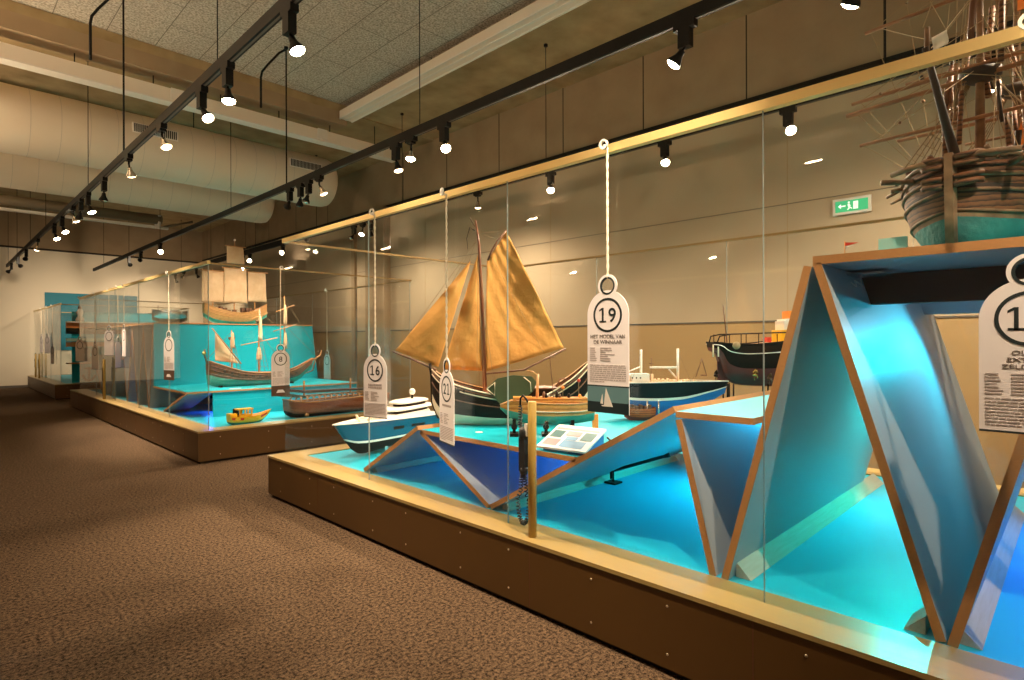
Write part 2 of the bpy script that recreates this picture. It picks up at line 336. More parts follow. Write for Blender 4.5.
def make_lamp(kind):
    """kind: 'lit', 'soft', 'off'; head built pointing along local -Z at origin of a holder"""
    return kind
LAMPN = [0]
def lamp(tx, tz, y, aim, kind, label, power=0., silver=False, size=52., group='track spot lamps'):
    aim = Vector(aim); root = thing('spot_lamp', label, 'spot lamp', (tx, y, tz), 0, group)
    MB().box(-.03, .03, -.08, .08, -.05, .0).box(-.03, .03, -.045, .045, -.18 if not silver else -.07, -.05).build('adapter', 'black', root)
    piv = Vector((0, 0, -.17 if not silver else -.11))
    MB().tube([(0, 0, piv.z + .04), piv], .012, 'black', 8).tube([piv, piv + aim.normalized() * .05], .011, 'black', 8).build('swivel_arm', None, root)
    a = aim.normalized(); o = piv + a * .035
    MB().lathe([(.022, 0), (.026, .03), (.03, .045), (.052, .085), (.056, .105), (.053, .105), (.046, .09)], None, 20, o, a).build('lamp_head', 'reflector' if silver else 'black', root)
    m = {'lit': 'lens', 'soft': 'lens_dim', 'off': 'reflector'}[kind]
    MB().lathe([(.05, .098), (.047, .108), (.034, .117), (.015, .122), (.001, .123)], None, 20, o, a).build('lens', m, root)
    if power:
        li = bpy.data.lights.new('spot_beam', 'SPOT'); li.energy = power; li.color = (1., .79, .55); li.spot_size = R_(size); li.spot_blend = 1.; li.shadow_soft_size = .04
        lo = bpy.data.objects.new('spot_beam', li); C.objects.link(lo); lo.location = Vector((tx, y, tz)) + o + a * .15
        lo.rotation_euler = a.to_track_quat('-Z', 'Y').to_euler()
    return root
def at(tx, tz, y, target): return Vector(target) - Vector((tx, y, tz - .17))
L1, L2, L3 = 'spot lamps on the aisle track', 'spot lamps on the track over the cases', 'spot lamps on the track by the right wall'
def row(tx, tz, data, g):
    for y, target, kind, power, size, silver, label in data:
        lamp(tx, tz, y, at(tx, tz, y, target), kind, label, power, silver, size, g)
PW = 1.0; FILL = 240.  # second value: power of the unseen fill lights added at the end
row(T1X, TZ, [
    (-3.5, (3.0, -2.5, 1), 'lit', 60, 70, False, 'spot lamp on the aisle track behind the camera'),
    (-.8, (2.42, .3, 1.5), 'lit', 240, 55, False, 'spot lamp on the aisle track above the camera'),
    (.9, (2.42, 1.75, 1.5), 'lit', 300, 62, False, 'spot lamp on the aisle track just out of view overhead'),
    (3.81, (2.42, 2.95, 1.2), 'lit', 250, 60, False, 'brightest and largest aisle track lamp, nearest to the camera'),
    (4.95, (1.75, 4.3, 0), 'lit', 260, 62, False, 'second glowing aisle track lamp, turned toward the camera'),
    (5.58, (2.4, 3.8, 1.1), 'soft', 150, 60, False, 'third aisle track lamp, its black head pointing down to the right'),
    (6.82, (2.4, 5.7, .9), 'soft', 130, 60, True, 'silver aisle track lamp in front of the duct grille'),
    (8.21, (2.4, 9.1, 1.3), 'soft', 260, 60, True, 'silver aisle track lamp beside the bent conduit'),
    (9.6, (1.6, 9.9, 0), 'off', 0, 50, False, 'dark cone lamp pointing straight down, below the far duct'),
    (10.72, (2.6, 9.9, 1.0), 'lit', 350, 60, False, 'glowing aisle lamp nearest in the bunch of three past the dark cone lamp'),
    (11.3, (1.3, 12, 0), 'off', 0, 50, False, 'dark middle lamp of the bunch of three on the aisle track'),
    (12.0, (3, 12, 0), 'soft', 40, 50, True, 'silver lamp last in the bunch of three on the aisle track'),
    (13.1, (2.6, 11.6, 1.1), 'lit', 450, 60, False, 'right glowing lamp of the pair halfway down the aisle track'),
    (14.0, (2.5, 12.8, 1.2), 'lit', 380, 60, False, 'left glowing lamp of the pair halfway down the aisle track'),
    (16.3, (1.2, 17, 0), 'soft', 60, 60, True, 'small silver lamp alone near the end of the aisle track'),
    (18.4, (1.5, 24.5, 1.4), 'off', 210, 80, False, 'dark lamp first in the cluster at the end of the aisle track'),
    (20.2, (4.2, 24.5, 1.7), 'off', 210, 80, False, 'dark lamp in the middle of the end cluster on the aisle track'),
    (21.9, (-.5, 24.5, 1.2), 'off', 110, 80, False, 'dark lamp last of all on the aisle track'),
], L1)
row(T2X, TZ, [
    (-3, (4.5, -2, 1), 'lit', 260, 80, False, 'spot lamp on the case track behind the camera'),
    (-.4, (3.1, .5, 2.1), 'lit', 190, 60, False, 'spot lamp above the old three masted ship model'),
    (.9, (4.6, 2.4, 1.1), 'lit', 150, 60, False, 'spot lamp overhead on the case track near the tall panels'),
    (2.0, (3.2, 3.6, 1.3), 'lit', 330, 55, False, 'spot lamp overhead on the case track lighting the tan sails'),
    (4.72, (3.1, 3.3, 1.4), 'lit', 170, 60, False, 'glowing case track lamp nearest to the camera in view'),
    (5.3, (3.3, 4.9, .6), 'lit', 200, 60, True, 'silver glowing lamp of the close pair on the case track'),
    (5.6, (4.2, 5.0, .6), 'soft', 70, 60, False, 'black lamp beside the silver glowing one on the case track'),
    (7.44, (5, 6.8, .8), 'soft', 70, 60, True, 'silver lamp hanging right of the three black ones near the duct end'),
    (7.75, (2.9, 8.1, .5), 'off', 300, 60, False, 'right black lamp of the three in front of the duct end'),
    (8.0, (4.1, 9.2, 1.2), 'off', 400, 60, False, 'middle black lamp of the three in front of the duct end'),
    (8.35, (4.0, 10.7, 1.8), 'soft', 380, 60, False, 'left black lamp of the three in front of the duct end'),
    (15.1, (3, 11.0, 2.2), 'lit', 200, 60, False, 'glowing case track lamp seen against the far wall'),
    (16.8, (4.5, 24.5, 1.8), 'off', 190, 90, False, 'right dark lamp of the pair near the far end of the case track'),
    (18.0, (6.5, 24.5, 1.5), 'off', 160, 90, False, 'left dark lamp of the pair near the far end of the case track'),
], L2)
row(T3X, TZ3, [
    (-1.5, (6.6, -1.2, 1.2), 'lit', 150, 172, False, 'spot lamp on the wall track behind the old ship model'),
    (.55, (6.6, .9, 1.2), 'lit', 150, 172, False, 'spot lamp on the wall track hidden by the old ship rigging'),
    (2.17, (4.6, 1.0, 1.7), 'lit', 360, 172, False, 'largest glaring lamp on the wall track, right of the hanging tag 19'),
    (3.6, (4.9, 2.6, 1.4), 'lit', 360, 172, False, 'glowing wall track lamp right above the white rope of tag 19'),
    (5.42, (4.9, 4.3, 1.4), 'lit', 360, 172, False, 'glowing wall track lamp between the mainsail peak and tag 19'),
    (6.98, (6.5, 7.2, 1.2), 'soft', 260, 172, True, 'small silver wall track lamp above the tan sail masthead'),
    (10.2, (6.9, 10.0, 1), 'off', 130, 172, False, 'right dark lamp of the cluster on the wall track near the column'),
    (10.5, (5.5, 10.0, 1.6), 'lit', 100, 70, True, 'silver lit lamp in the middle of the cluster near the column'),
    (10.85, (4.5, 10.6, 1.2), 'off', 100, 95, False, 'left dark lamp of the cluster on the wall track near the column'),
    (12.97, (6.7, 13.0, 1.2), 'soft', 130, 172, True, 'tiny silver wall track lamp left of the column'),
    (14.27, (3.8, 11.2, 2.4), 'lit', 160, 60, False, 'glowing wall track lamp by the corner of the near glass case'),
    (16.4, (3.8, 11.5, 2.4), 'lit', 160, 60, False, 'bright lamp beside the topsail of the upper ship model'),
    (16.9, (3.6, 12.8, 2.4), 'soft', 100, 60, True, 'small lamp left of the bright one beside the topsail'),
    (20.9, (7.5, 21.5, 2), 'off', 160, 95, False, 'right dark lamp at the far end of the wall track'),
    (22.2, (5.5, 24.5, 2), 'off', 160, 95, True, 'middle silver lamp at the far end of the wall track'),
    (23.2, (7.3, 24, 2), 'off', 80, 95, False, 'left dark lamp at the far end of the wall track'),
], L3)

# ------------------------------------------------------------------ display cases
PX, PH, GX, BX, RZ = 2.32, .395, 2.47, 5.5, 2.47     # plinth face, plinth height, front glass, back glass, rail
def plinth(y0, y1, label):
    t = thing('display_plinth', label, 'plinth', (PX, y0, 0), 0, 'long brown plinths')
    d = y1 - y0; w = BX + .17 - PX
    MB().box(.03, w - .03, .03, d - .03, 0, .03).build('recessed_toe', 'black_gap', t)
    MB().box(0, w, 0, d, .03, PH - .02).build('plinth_side', 'plinth', t)
    b = .26
    m = MB(); m.box(-.006, b, -.006, d + .006, PH - .02, PH).box(w - b, w + .006, -.006, d + .006, PH - .02, PH)
    m.box(b, w - b, -.006, b, PH - .02, PH).box(b, w - b, d - b, d + .006, PH - .02, PH); m.build('plinth_border', 'plinth_top', t)
    MB().box(b, w - b, b, d - b, PH - .02, PH - .008).build('painted_floor', 'cfloor', t)
    s = MB(); y = .28; k = 0
    while y < d:
        for z in (.095, .31): s.lathe([(.006, 0), (.006, .002), (.003, .0035)], 'screw', 8, (-.001, d - y, z), (-1, 0, 0))
        y += (.58, .42)[k % 2]; k += 1
    x = .25
    while x < w:
        for z in (.095, .31): s.lathe([(.006, 0), (.006, .002), (.003, .0035)], 'screw', 8, (x, -.001, z), (0, -1, 0)); s.lathe([(.006, 0), (.006, .002), (.003, .0035)], 'screw', 8, (x, d + .001, z), (0, 1, 0))
        x += .6
    sc = s.build('screw_head', None, t); sc['kind'] = 'stuff'
    j = MB(); y = d - 1.0
    while y > 0: j.box(-.0012, .001, y - .0015, y + .0015, .03, PH - .02); y -= 1.22
    j.build('panel_joint', 'darkbeam', t)
    return t
plinth(-3.2, 5.6, 'brown plinth of the nearest glass case, in the foreground')
plinth(7.64, 16.5, 'brown plinth of the middle glass case with the yellow toy boat')
plinth(18.75, 24.4, 'small looking brown plinth of the farthest glass case by the end wall')

def pane(x0, x1, y0, y1, label, g='clear glass case panes'):
    o = MB().box(x0, x1, y0, y1, PH, RZ).build('glass_pane'); o.data.materials.append(glass)
    ex = MB()
    if x1 - x0 < .05:
        ex.box(x0, x1, y0 - .002, y0 + .0005, PH, RZ)
    o2 = tag(o, label, 'glass pane', g)
    # polished green edge of the pane
    if x1 - x0 < .05:
        e = MB().box(x0, x1, y0 - .001, y0 + .002, PH, RZ).build('polished_edge', 'edge', o)
    return o2
M['bronze'] = mat('bronze_rail', (.34, .22, .09), .4, metal=.5); M['edge'] = mat('glass_edge', (.30, .34, .32), .2)
def rail(x0, x1, y0, y1, label, g='metal glazing rails'):
    thin = x0 > GX
    m = MB().box(x0, x1, y0, y1, RZ - .012, RZ + (.008 if thin else .03)); o = m.build('glazing_rail', 'bronze' if thin else 'brass'); return tag(o, label, 'rail', g)
def case(ys, y0, y1, who):
    for a, b in zip(ys, ys[1:]):
        pane(GX - .005, GX + .005, min(a, b) + .0012, max(a, b) - .0012, 'front glass pane of %s, in the row along the aisle' % who, 'front panes of ' + who)
        pane(BX - .005, BX + .005, min(a, b) + .0012, max(a, b) - .0012, 'rear glass pane of %s, on the wall side' % who, 'rear panes of ' + who)
    pane(GX + .006, BX - .006, y1 - .005, y1 + .005, 'glass end pane closing the far end of %s' % who)
    if y0 > 0: pane(GX + .006, BX - .006, y0 - .005, y0 + .005, 'glass end pane closing the near end of %s' % who)
    rail(GX - .018, GX + .018, y0 - .02, y1 + .02, 'gold rail on top of the front glass of %s' % who)
    rail(BX - .018, BX + .018, y0 - .02, y1 + .02, 'thin bronze rail on top of the rear glass of %s' % who)
    rail(GX + .018, BX - .018, y1 - .018, y1 + .018, 'thin bronze rail across the far end of %s' % who)
    if y0 > 0: rail(GX + .018, BX - .018, y0 - .018, y0 + .018, 'thin bronze rail across the near end of %s' % who)
case([5.56, 4.03, 2.47, .95, -.6, -2.15, -3.1], -3.1, 5.56, 'the nearest case')
case([7.74, 9.4, 11.1, 12.8, 14.5, 16.3], 7.74, 16.3, 'the middle case')
case([18.95, 20.7, 22.4, 24.2], 18.95, 24.2, 'the farthest case')

# ------------------------------------------------------------------ folded landscape inside the cases
def sheetpanel(name, p, q, x0, x1, label, side='pale', th=.032, other=None, flip=1, edge=True, cat='display panel', g=None):
    """a plywood-edged board spanning from profile point p=(y,z) to q, running along X; 'side' colours the face"""
    p = Vector((0, p[0], p[1])); q = Vector((0, q[0], q[1])); d = (q - p); n = Vector((0, -d.z, d.y)).normalized() * th * flip
    m = MB(); a = [p, q, q + n, p + n]
    X0 = Vector((x0 + .004, 0, 0)); X1 = Vector((x1, 0, 0)); v = [a_ + X0 for a_ in a] + [a_ + X1 for a_ in a]
    fs = [(0, 1, 5, 4), (1, 2, 6, 5), (2, 3, 7, 6), (3, 0, 4, 7), (3, 2, 1, 0), (4, 5, 6, 7)]
    if flip < 0: fs = [f[::-1] for f in fs]
    m.add(v, [fs[0]], side); m.add(v, [fs[2]], other or side); m.add(v, [fs[1], fs[3], fs[4], fs[5]], 'ply')
    o = m.build(name); tag(o, label, cat, g)
    if edge:
        MB().prism([a_ + Vector((x0, 0, 0)) for a_ in a], (.006, 0, 0)).build('plywood_edge', 'ply', o)
    return o
def batten(y, z, s, x0, x1, label):
    m = MB(); h = .07
    m.prism([(x0, y, z), (x0, y + s * h, z), (x0, y, z + h)], (x1 - x0, 0, 0)); tag(m.build('batten', 'pine'), label, 'batten', 'pine battens at the panel feet')
F = PH - .006
XA, XB = 2.6, 4.86
sheetpanel('sloping_panel', (4.32, F), (3.56, .825), XA, XB, 'low sloping panel nearest the blue motor yacht, rising to a small peak', flip=-1)
sheetpanel('sloping_panel', (2.80, F), (3.54, .80), XA, XB, 'panel leaning from the small peak down toward the handset post', flip=1)
sheetpanel('sloping_panel', (2.76, F), (1.43, 1.14), XA, XB, 'long ramp panel rising right behind the handset post', flip=-1, other='turq')
sheetpanel('sloping_panel', (1.225, F), (1.40, 1.11), XA, XB, 'steep narrow panel at the top of the long ramp, leaning left', flip=-1)
sheetpanel('tall_panel', (1.20, F), (.835, 1.81), XA, XB, 'tall panel forming the left leg of the big A shape', flip=1)
sheetpanel('tall_panel', (.385, F), (.80, 1.81), XA, XB, 'tall panel forming the right leg of the big A shape', flip=1)
sheetpanel('tall_panel', (.352, F), (-.008, 1.81), XA, XB, 'tall panel at the right edge of the picture, behind the cropped tag', flip=1)
def slab(y0, y1, x0, x1, z, label, th=.03, top='turq', under='pale', name='display_shelf'):
    m = MB(); v = [(x, y, zz) for x in (x0 + .004, x1) for y in (y0, y1) for zz in (z - th, z)]
    m.add(v, [(1, 5, 7, 3)], top); m.add(v, [(0, 2, 6, 4)], under); m.add(v, [(0, 1, 3, 2), (4, 6, 7, 5), (0, 4, 5, 1), (2, 3, 7, 6)], 'ply')
    o = m.build(name); tag(o, label, 'display shelf')
    MB().box(x0, x0 + .006, y0, y1, z - th, z).build('plywood_edge', 'ply', o); return o
slab(2.06, 3.53, XA, 5.3, .83, 'low turquoise shelf that carries the tan sailed ship and the varnished boat')
slab(1.05, 1.43, XA, XB, 1.145, 'small turquoise shelf at the top of the long ramp')
slab(-1.6, .80, XA, XB, 1.845, 'high shelf under the old three masted ship', th=.035)
tag(MB().box(3.2, 3.26, -1.4, .765, 1.665, 1.808).build('cross_beam', 'darkbeam'), 'dark brown beam hanging under the high shelf', 'beam')
tag(MB().box(4.5, 4.53, -1.4, .765, 1.655, 1.808).build('rear_skirt', 'pale'), 'pale skirt board under the rear edge of the high shelf', 'skirt board')
batten(2.715, F, -1, XA + .06, XB, 'batten along the foot of the long ramp')
batten(4.28, F, -1, XA + .06, XB, 'batten at the foot of the low sloping panel')
batten(1.155, F, -1, XA + .06, XB + .3, 'light batten along the floor inside the big A shape')
batten(.42, F, 1, XA + .03, XA + .2, 'short batten block at the right foot of the big A shape')
batten(.325, F, -1, XA + .04, XB, 'batten along the foot of the right edge panel')
fx = thing('fixing_plate', 'bluish metal plate with wire clips at the upper left corner under the high shelf', 'bracket', (3.0, .775, 1.66))
MB().box(-.06, .1, -.012, -.002, 0, .14).box(-.06, .1, -.16, -.002, .128, .138).build('plate', 'steel', fx)
for a, b in ((-.03, .1), (.03, .05), (.07, .11)): MB().tube([(a, -.02, b), (a + .02, -.04, b - .02), (a + .04, -.03, b + .01)], .004, 'boatwhite', 6).build('wire_clip', None, fx)
# rod shaped lamp beneath the ramp
rl = thing('rod_lamp', 'slim black rod lamp on a small foot beneath the long ramp', 'lamp', (3.74, 2.58, F))
MB().tube([(.0, .03, .09), (.12, -.36, .24)], .012, 'black', 8).build('lamp_rod', None, rl)
MB().box(-.05, .05, -.04, .06, 0, .012, 'black').tube([(0, .01, .01), (0, .01, .1)], .008, 'black', 6).tube([(.0, .03, .03), (.0, .03, .1)], .01, 'black', 6).build('foot', None, rl)
MB().lathe([(.012, 0), (.018, .04), (.018, .05)], 'black', 8, (.118, -.355, .237), (.12, -.36, .15)).build('lamp_tip', None, rl)
# LED lamp under high shelf
ll = thing('led_lamp', 'glowing white and blue LED lamp under the high shelf', 'lamp', (3.7, .38, 1.70))
MB().box(-.05, .05, -.06, .06, .03, .108).build('lamp_body', 'rubber', ll)
MB().box(-.045, .045, -.075, .075, -.01, .03).build('lamp_lens', 'led', ll)

def area(loc, rot, size, power, col, name='led_light', sy=None):
    li = bpy.data.lights.new(name, 'AREA'); li.energy = power; li.color = col; li.shape = 'RECTANGLE'; li.size = size; li.size_y = sy or size
    o = bpy.data.objects.new(name, li); C.objects.link(o); o.location = loc; o.rotation_euler = rot; return o
def spot(loc, target, power, col, size=90, soft=.03, blend=.8):
    li = bpy.data.lights.new('led_light', 'SPOT'); li.energy = power; li.color = col; li.spot_size = R_(size); li.spot_blend = blend; li.shadow_soft_size = soft
    o = bpy.data.objects.new('led_light', li); C.objects.link(o); o.location = loc; d = Vector(target) - Vector(loc); o.rotation_euler = d.to_track_quat('-Z', 'Y').to_euler(); return o
CY, BL, DB = (.0, .62, 1.), (.02, .30, 1.), (.03, .10, 1.)
# coloured LED spots fixed under the folded boards (their fittings)
def led(loc, target, power, col, size, label):
    t = thing('led_spot', label, 'lamp', loc, 0, 'small coloured LED spots hidden under the folded panels')
    d = (Vector(target) - Vector(loc)).normalized()
    MB().lathe([(.02, -.04), (.026, -.01), (.026, .0), (.02, .0)], 'black', 12, (0, 0, 0), d).build('lamp_body', None, t)
    spot(Vector(loc) + d * .03, target, power, col, size)
led((4.3, .25, 1.62), (3.5, .62, 1.2), 32, (.0, .74, 1.), 100, 'LED spot shining down the right leg of the big A shape')
led((4.5, .81, 1.45), (3.9, .7, .4), 53, (.0, .95, .85), 130, 'LED spot inside the big A shape')
led((4.3, 1.62, .93), (3.4, 2.2, .4), 43, (.0, .80, .95), 160, 'LED spot under the long ramp')
led((4.3, 1.22, 1.06), (3.6, 1.3, .5), 19, (.02, .55, 1.), 130, 'LED spot in the narrow fold right of the long ramp')
led((4.2, 3.5, .70), (3.3, 4.1, .42), 28, (.0, .5, 1.), 140, 'LED spot under the small peak')
led((4.0, 2.35, .75), (3.2, 3.1, .5), 25, (.03, .24, 1.), 140, 'LED spot under the low shelf')
led((4.4, -.15, 1.72), (3.4, .15, .6), 95, (.02, .28, 1.), 130, 'blue LED spot right of the right edge panel')

# ---- the middle case: stepped boxes and narrow folds
m = MB(); m.box(2.62, 5.3, 9.08, 10.72, .74, .77, 'turq').box(2.95, 5.3, 9.06, 9.08, F, .77, 'turq')
o = tag(m.build('display_step'), 'lower turquoise step in the middle case under the gilded sailing ship', 'display step')
MB().prism([(2.60, 9.05, .745), (2.62, 9.05, .77), (5.3, 9.05, .77), (5.3, 9.05, .745)], (0, -.012, 0)).build('plywood_edge', 'ply', o)
MB().box(2.59, 2.60, 9.05, 10.72, .742, .77).build('plywood_edge', 'ply', o)
sheetpanel('sloping_panel', (10.2, F), (9.08, .74), 2.6, 2.95, 'small triangular fold at the corner of the lower turquoise step', flip=-1)
m = MB(); m.prism([(2.6, 10.72, .77), (5.42, 10.72, .77), (5.3, 10.72, 1.8), (2.6, 10.72, 1.8)], (0, .03, 0), 'turq').box(2.6, 5.3, 10.75, 16.0, 1.77, 1.8, 'turq')
o = tag(m.build('display_box'), 'tall turquoise box in the middle case under the pale sailed ship', 'display box')
MB().box(2.59, 5.3, 10.70, 10.72, 1.785, 1.805).box(2.585, 2.6, 10.70, 16.0, 1.77, 1.803).build('plywood_edge', 'ply', o)
ys = [10.80, 11.06, 11.40, 11.75, 12.15, 12.53, 12.95, 13.25]
for i in range(6):
    a = (ys[i], 1.77) if i % 2 == 0 else (ys[i], F); b = (ys[i + 1], F) if i % 2 == 0 else (ys[i + 1], 1.77)
    sheetpanel('folded_panel', a, b, 2.6, 4.2, ['folded panel at the corner of the tall turquoise box', 'second folded panel from the tall turquoise box', 'third folded panel from the tall turquoise box', 'fourth folded panel from the tall turquoise box', 'fifth folded panel from the tall turquoise box', 'sixth and last narrow folded panel beyond the tall turquoise box'][i], side='pale', flip=-1, g=None)
sheetpanel('folded_panel', (13.9, F), (13.2, 1.15), 2.6, 4.2, 'lower bent panel beside the far handset post', flip=-1)
sheetpanel('folded_panel', (14.6, F), (15.6, 1.2), 2.6, 4.2, 'farthest leaning panel in the middle case', flip=-1)
led((3.2, 12.0, .5), (3.2, 11.2, .4), 6, (.03, .2, 1.), 150, 'blue LED spot between the narrow folds')
led((3.2, 9.9, .6), (2.8, 9.6, .4), 4, (.03, .15, 1.), 150, 'blue LED spot under the lower turquoise step')

# ---- the farthest case
m = MB().box(2.75, 5.3, 19.3, 19.34, F, 2.3, 'turq'); tag(m.build('display_backboard'), 'turquoise backboard in the farthest case', 'display panel')
tag(MB().box(2.62, 5.3, 19.05, 19.3, 2.0, 2.03, 'boatwhite').box(2.62, 5.3, 19.2, 19.3, 1.86, 2.0, 'orange').box(2.62, 5.3, 19.24, 19.3, 1.7, 1.86, 'black').build('striped_shelf'), 'shelf with white, orange and black bands in the farthest case', 'shelf')
tag(MB().box(2.62, 4.9, 19.1, 19.3, 1.50, 1.58, 'greenpaint').box(2.62, 4.9, 19.15, 19.3, 1.36, 1.48, 'ply').build('mint_shelf'), 'mint and plywood shelf below the striped one in the farthest case', 'shelf')
tag(MB().box(2.62, 4.9, 19.0, 19.3, .90, .93, 'ply').build('low_shelf'), 'low plywood shelf in the farthest case', 'shelf')

# ------------------------------------------------------------------ hanging number tags
def make_tag(num, title, photo, rope_len, label, loc, rz, full=True, knot=True, group='hanging numbered tags', numdx=0., tleft=False):
    t = thing('hanging_tag', label, 'tag', loc, rz, group)
    th = .005; R = .126; cz = -.148; bot = -.645 if photo == 2 else -.508
    body = [(R * math.cos(a), -th / 2, cz + R * math.sin(a)) for a in [PI * k / 24 for k in range(25)]] + [(-R, -th / 2, bot), (R, -th / 2, bot)]
    m = MB().prism(body, (0, th, 0), 'card')
    def ring(mb, r0, r1, z, y0, y1, mt, n=32):
        vs = []
        for k in range(n):
            c, s_ = math.cos(2 * PI * k / n), math.sin(2 * PI * k / n)
            vs += [(r0 * c, y0, z + r0 * s_), (r1 * c, y0, z + r1 * s_), (r1 * c, y1, z + r1 * s_), (r0 * c, y1, z + r0 * s_)]
        fs = []
        for k in range(n):
            a, b = 4 * k, 4 * ((k + 1) % n)
            fs += [(a, a + 1, b + 1, b), (a + 1, a + 2, b + 2, b + 1), (a + 2, a + 3, b + 3, b + 2), (a + 3, a, b, b + 3)]
        mb.add(vs, fs, mt)
    ring(m, .038, .058, 0, -th / 2 - .0003, th / 2 + .0003, 'card'); m.build('card', None, t)
    e = MB(); ring(e, .036, .045, 0, -th / 2 - .0012, th / 2 + .0012, 'ink'); e.build('eyelet_ring', None, t)
    e = MB(); ring(e, .076, .087, cz, -th / 2 - .0012, -th / 2 + .001, 'ink', 40); e.build('number_ring', None, t)
    y = -th / 2 - .001
    if num:
        wd = .058; x = numdx - wd * len(num) / 2
        if num == '1': x = numdx - wd / 2
        for ch in num:
            if ch == '1':
                g = MB(); zb, zt = cz - .037, cz + .037; xc = x + wd / 2
                g.prism([(xc - .005, y, zb), (xc + .006, y, zb), (xc + .006, y, zt), (xc - .005, y, zt)], (0, .002, 0)).prism([(xc - .020, y, zb), (xc + .021, y, zb), (xc + .021, y, zb + .008), (xc - .020, y, zb + .008)], (0, .0021, 0))
                g.prism([(xc - .021, y, zt - .010), (xc - .005, y, zt), (xc - .005, y, zt - .010), (xc - .021, y, zt - .018)], (0, .0022, 0)); g.build('number', 'ink', t)
            else: text_part('number', ch, .100, 'ink', t, (x + wd / 2, y, cz - .035), off=.0007)
            x += wd
    if full:
        if num == '1':
            for w_, x_, z_ in (('OU', -.045, -.262), ('EXT', -.056, -.284), ('ZELD', -.069, -.306)): text_part('title_text', w_, .0195, 'title_ink', t, (x_, y, z_), align='LEFT', xs=1.45)
        elif isinstance(title, int):      # titles too small to read: two rows of illegible strokes
            tb = MB(); rr = random.Random(title)
            for k in range(title):
                x = -.075
                while x < .07: w_ = rr.uniform(.008, .016); tb.box(x, x + w_, y - .0004, y + .001, -.266 - k * .021, -.252 - k * .021); x += w_ + .004
            tb.build('title_strokes', 'grey_ink', t)
        elif title: text_part('title_text', title, .0275, 'title_ink', t, (0, y, -.266))
        sp = MB(); rnd = random.Random(3); dz_ = .008 if num == '1' else 0
        for k in range(7):
            z = -.318 - dz_ - k * .0105
            sp.box(-.11, -.11 + rnd.uniform(.03, .045), y - .0004, y + .001, z, z + .0045); sp.box(-.045, -.045 + rnd.uniform(.03, .10), y - .0004, y + .001, z, z + .0045)
        for k in range(9):
            z = -.405 - k * .0105; x = -.11; e_ = .11 if k < 8 else -.02
            while x < e_:
                w = min(rnd.uniform(.008, .03), e_ - x); sp.box(x, x + w, y - .0004, y + .001, z, z + .004); x += w + .004
        s_ = sp.build('small_print', 'grey_ink', t)
    MB().box(-R, R, -th / 2 - .0006, th / 2 + .0006, -.512, -.505).build('dark_bottom_line', 'ink', t)
    if photo == 2 or photo == 3:
        ph = MB()
        if photo == 2:
            ph.box(-R, R, -th / 2 - .0006, -th / 2 + .001, -.645, -.590, 'sea').box(-R, R, -th / 2 - .0006, -th / 2 + .001, -.590, -.512, 'skyp')
            ph.prism([(-.014, 0, -.610), (.042, 0, -.612), (.0, 0, -.518)], (0, .001, 0), 'psail', (-.01, -th / 2 - .0016, 0)); ph.prism([(-.035, 0, -.598), (-.018, 0, -.60), (-.022, 0, -.548)], (0, .001, 0), 'psail', (-.01, -th / 2 - .0016, 0)); ph.prism([(-.03, 0, -.606), (.03, 0, -.606), (.02, 0, -.612), (-.02, 0, -.612)], (0, .001, 0), 'psail', (-.01, -th / 2 - .0013, 0))
        ph.build('sailing_photo', None, t)
    if photo == 4:
        MB().box(-R, R, -th / 2 - .0006, th / 2, -.645, -.512, 'pscene').prism([(-.06, 0, -.6), (.06, 0, -.6), (.03, 0, -.56), (-.04, 0, -.56)], (0, .001, 0), 'card', (0, -th / 2 - .0016, 0)).build('dark_photo', None, t)
    # rope over the rail
    m = MB(); n = max(6, int(rope_len / .02)) if full else 2
    for ph_ in (0, PI):
        m.tube([(.004 * math.cos(ph_ + k * 1.3), .004 * math.sin(ph_ + k * 1.3), .04 + (rope_len - .04) * k / n) for k in range(n + 1)], .0042, 'rope', 5)
    m.tube([(0, -.004, .055), (0, -.009, .046), (0, 0, .037), (0, .009, .046), (0, .004, .055)], .004, 'rope', 5)
    m.build('rope', None, t)
    if knot:
        k = MB(); k.ball((0, -.022, rope_len), .013, 'boatwhite'); ring(k, .016, .026, rope_len + .012, -.036, -.026, 'boatwhite', 16); k.build('rope_hook', None, t)
    return t
FX = GX - .045; TOP = RZ + .0
Z0 = -PI / 2   # card that faces the aisle (-X)
make_tag('19', 'HET MODEL VAN\nDE WINNAAR', 2, TOP - 1.773, 'white tag 19 with a sailing photo, on a rope in the centre right', (FX, 1.71, 1.773), Z0)
make_tag('21', 1, 1, TOP - 1.325, 'white tag 21 turned edgewise in front of the tan sailed ship', (FX, 3.0, 1.325), Z0 - R_(17))
make_tag('16', 2, 1, TOP - 1.418, 'white tag 16 hanging over the blue motor yacht', (FX, 3.87, 1.418), Z0 + R_(11))
make_tag('1', 'OU', 1, TOP - 1.71, 'white tag cut by the right picture edge, its number starting with 1', (FX, .115, 1.71), Z0, numdx=-.033)
make_tag('8', '', 4, TOP - 1.40, 'tag 8 with a dark photo, hanging at the near end of the middle case', (3.36, 7.70, 1.40), 0.)
make_tag('', '', 4, TOP - 1.60, 'tag with a dark photo hanging before the tall turquoise box', (FX, 9.24, 1.59), Z0 + R_(15))
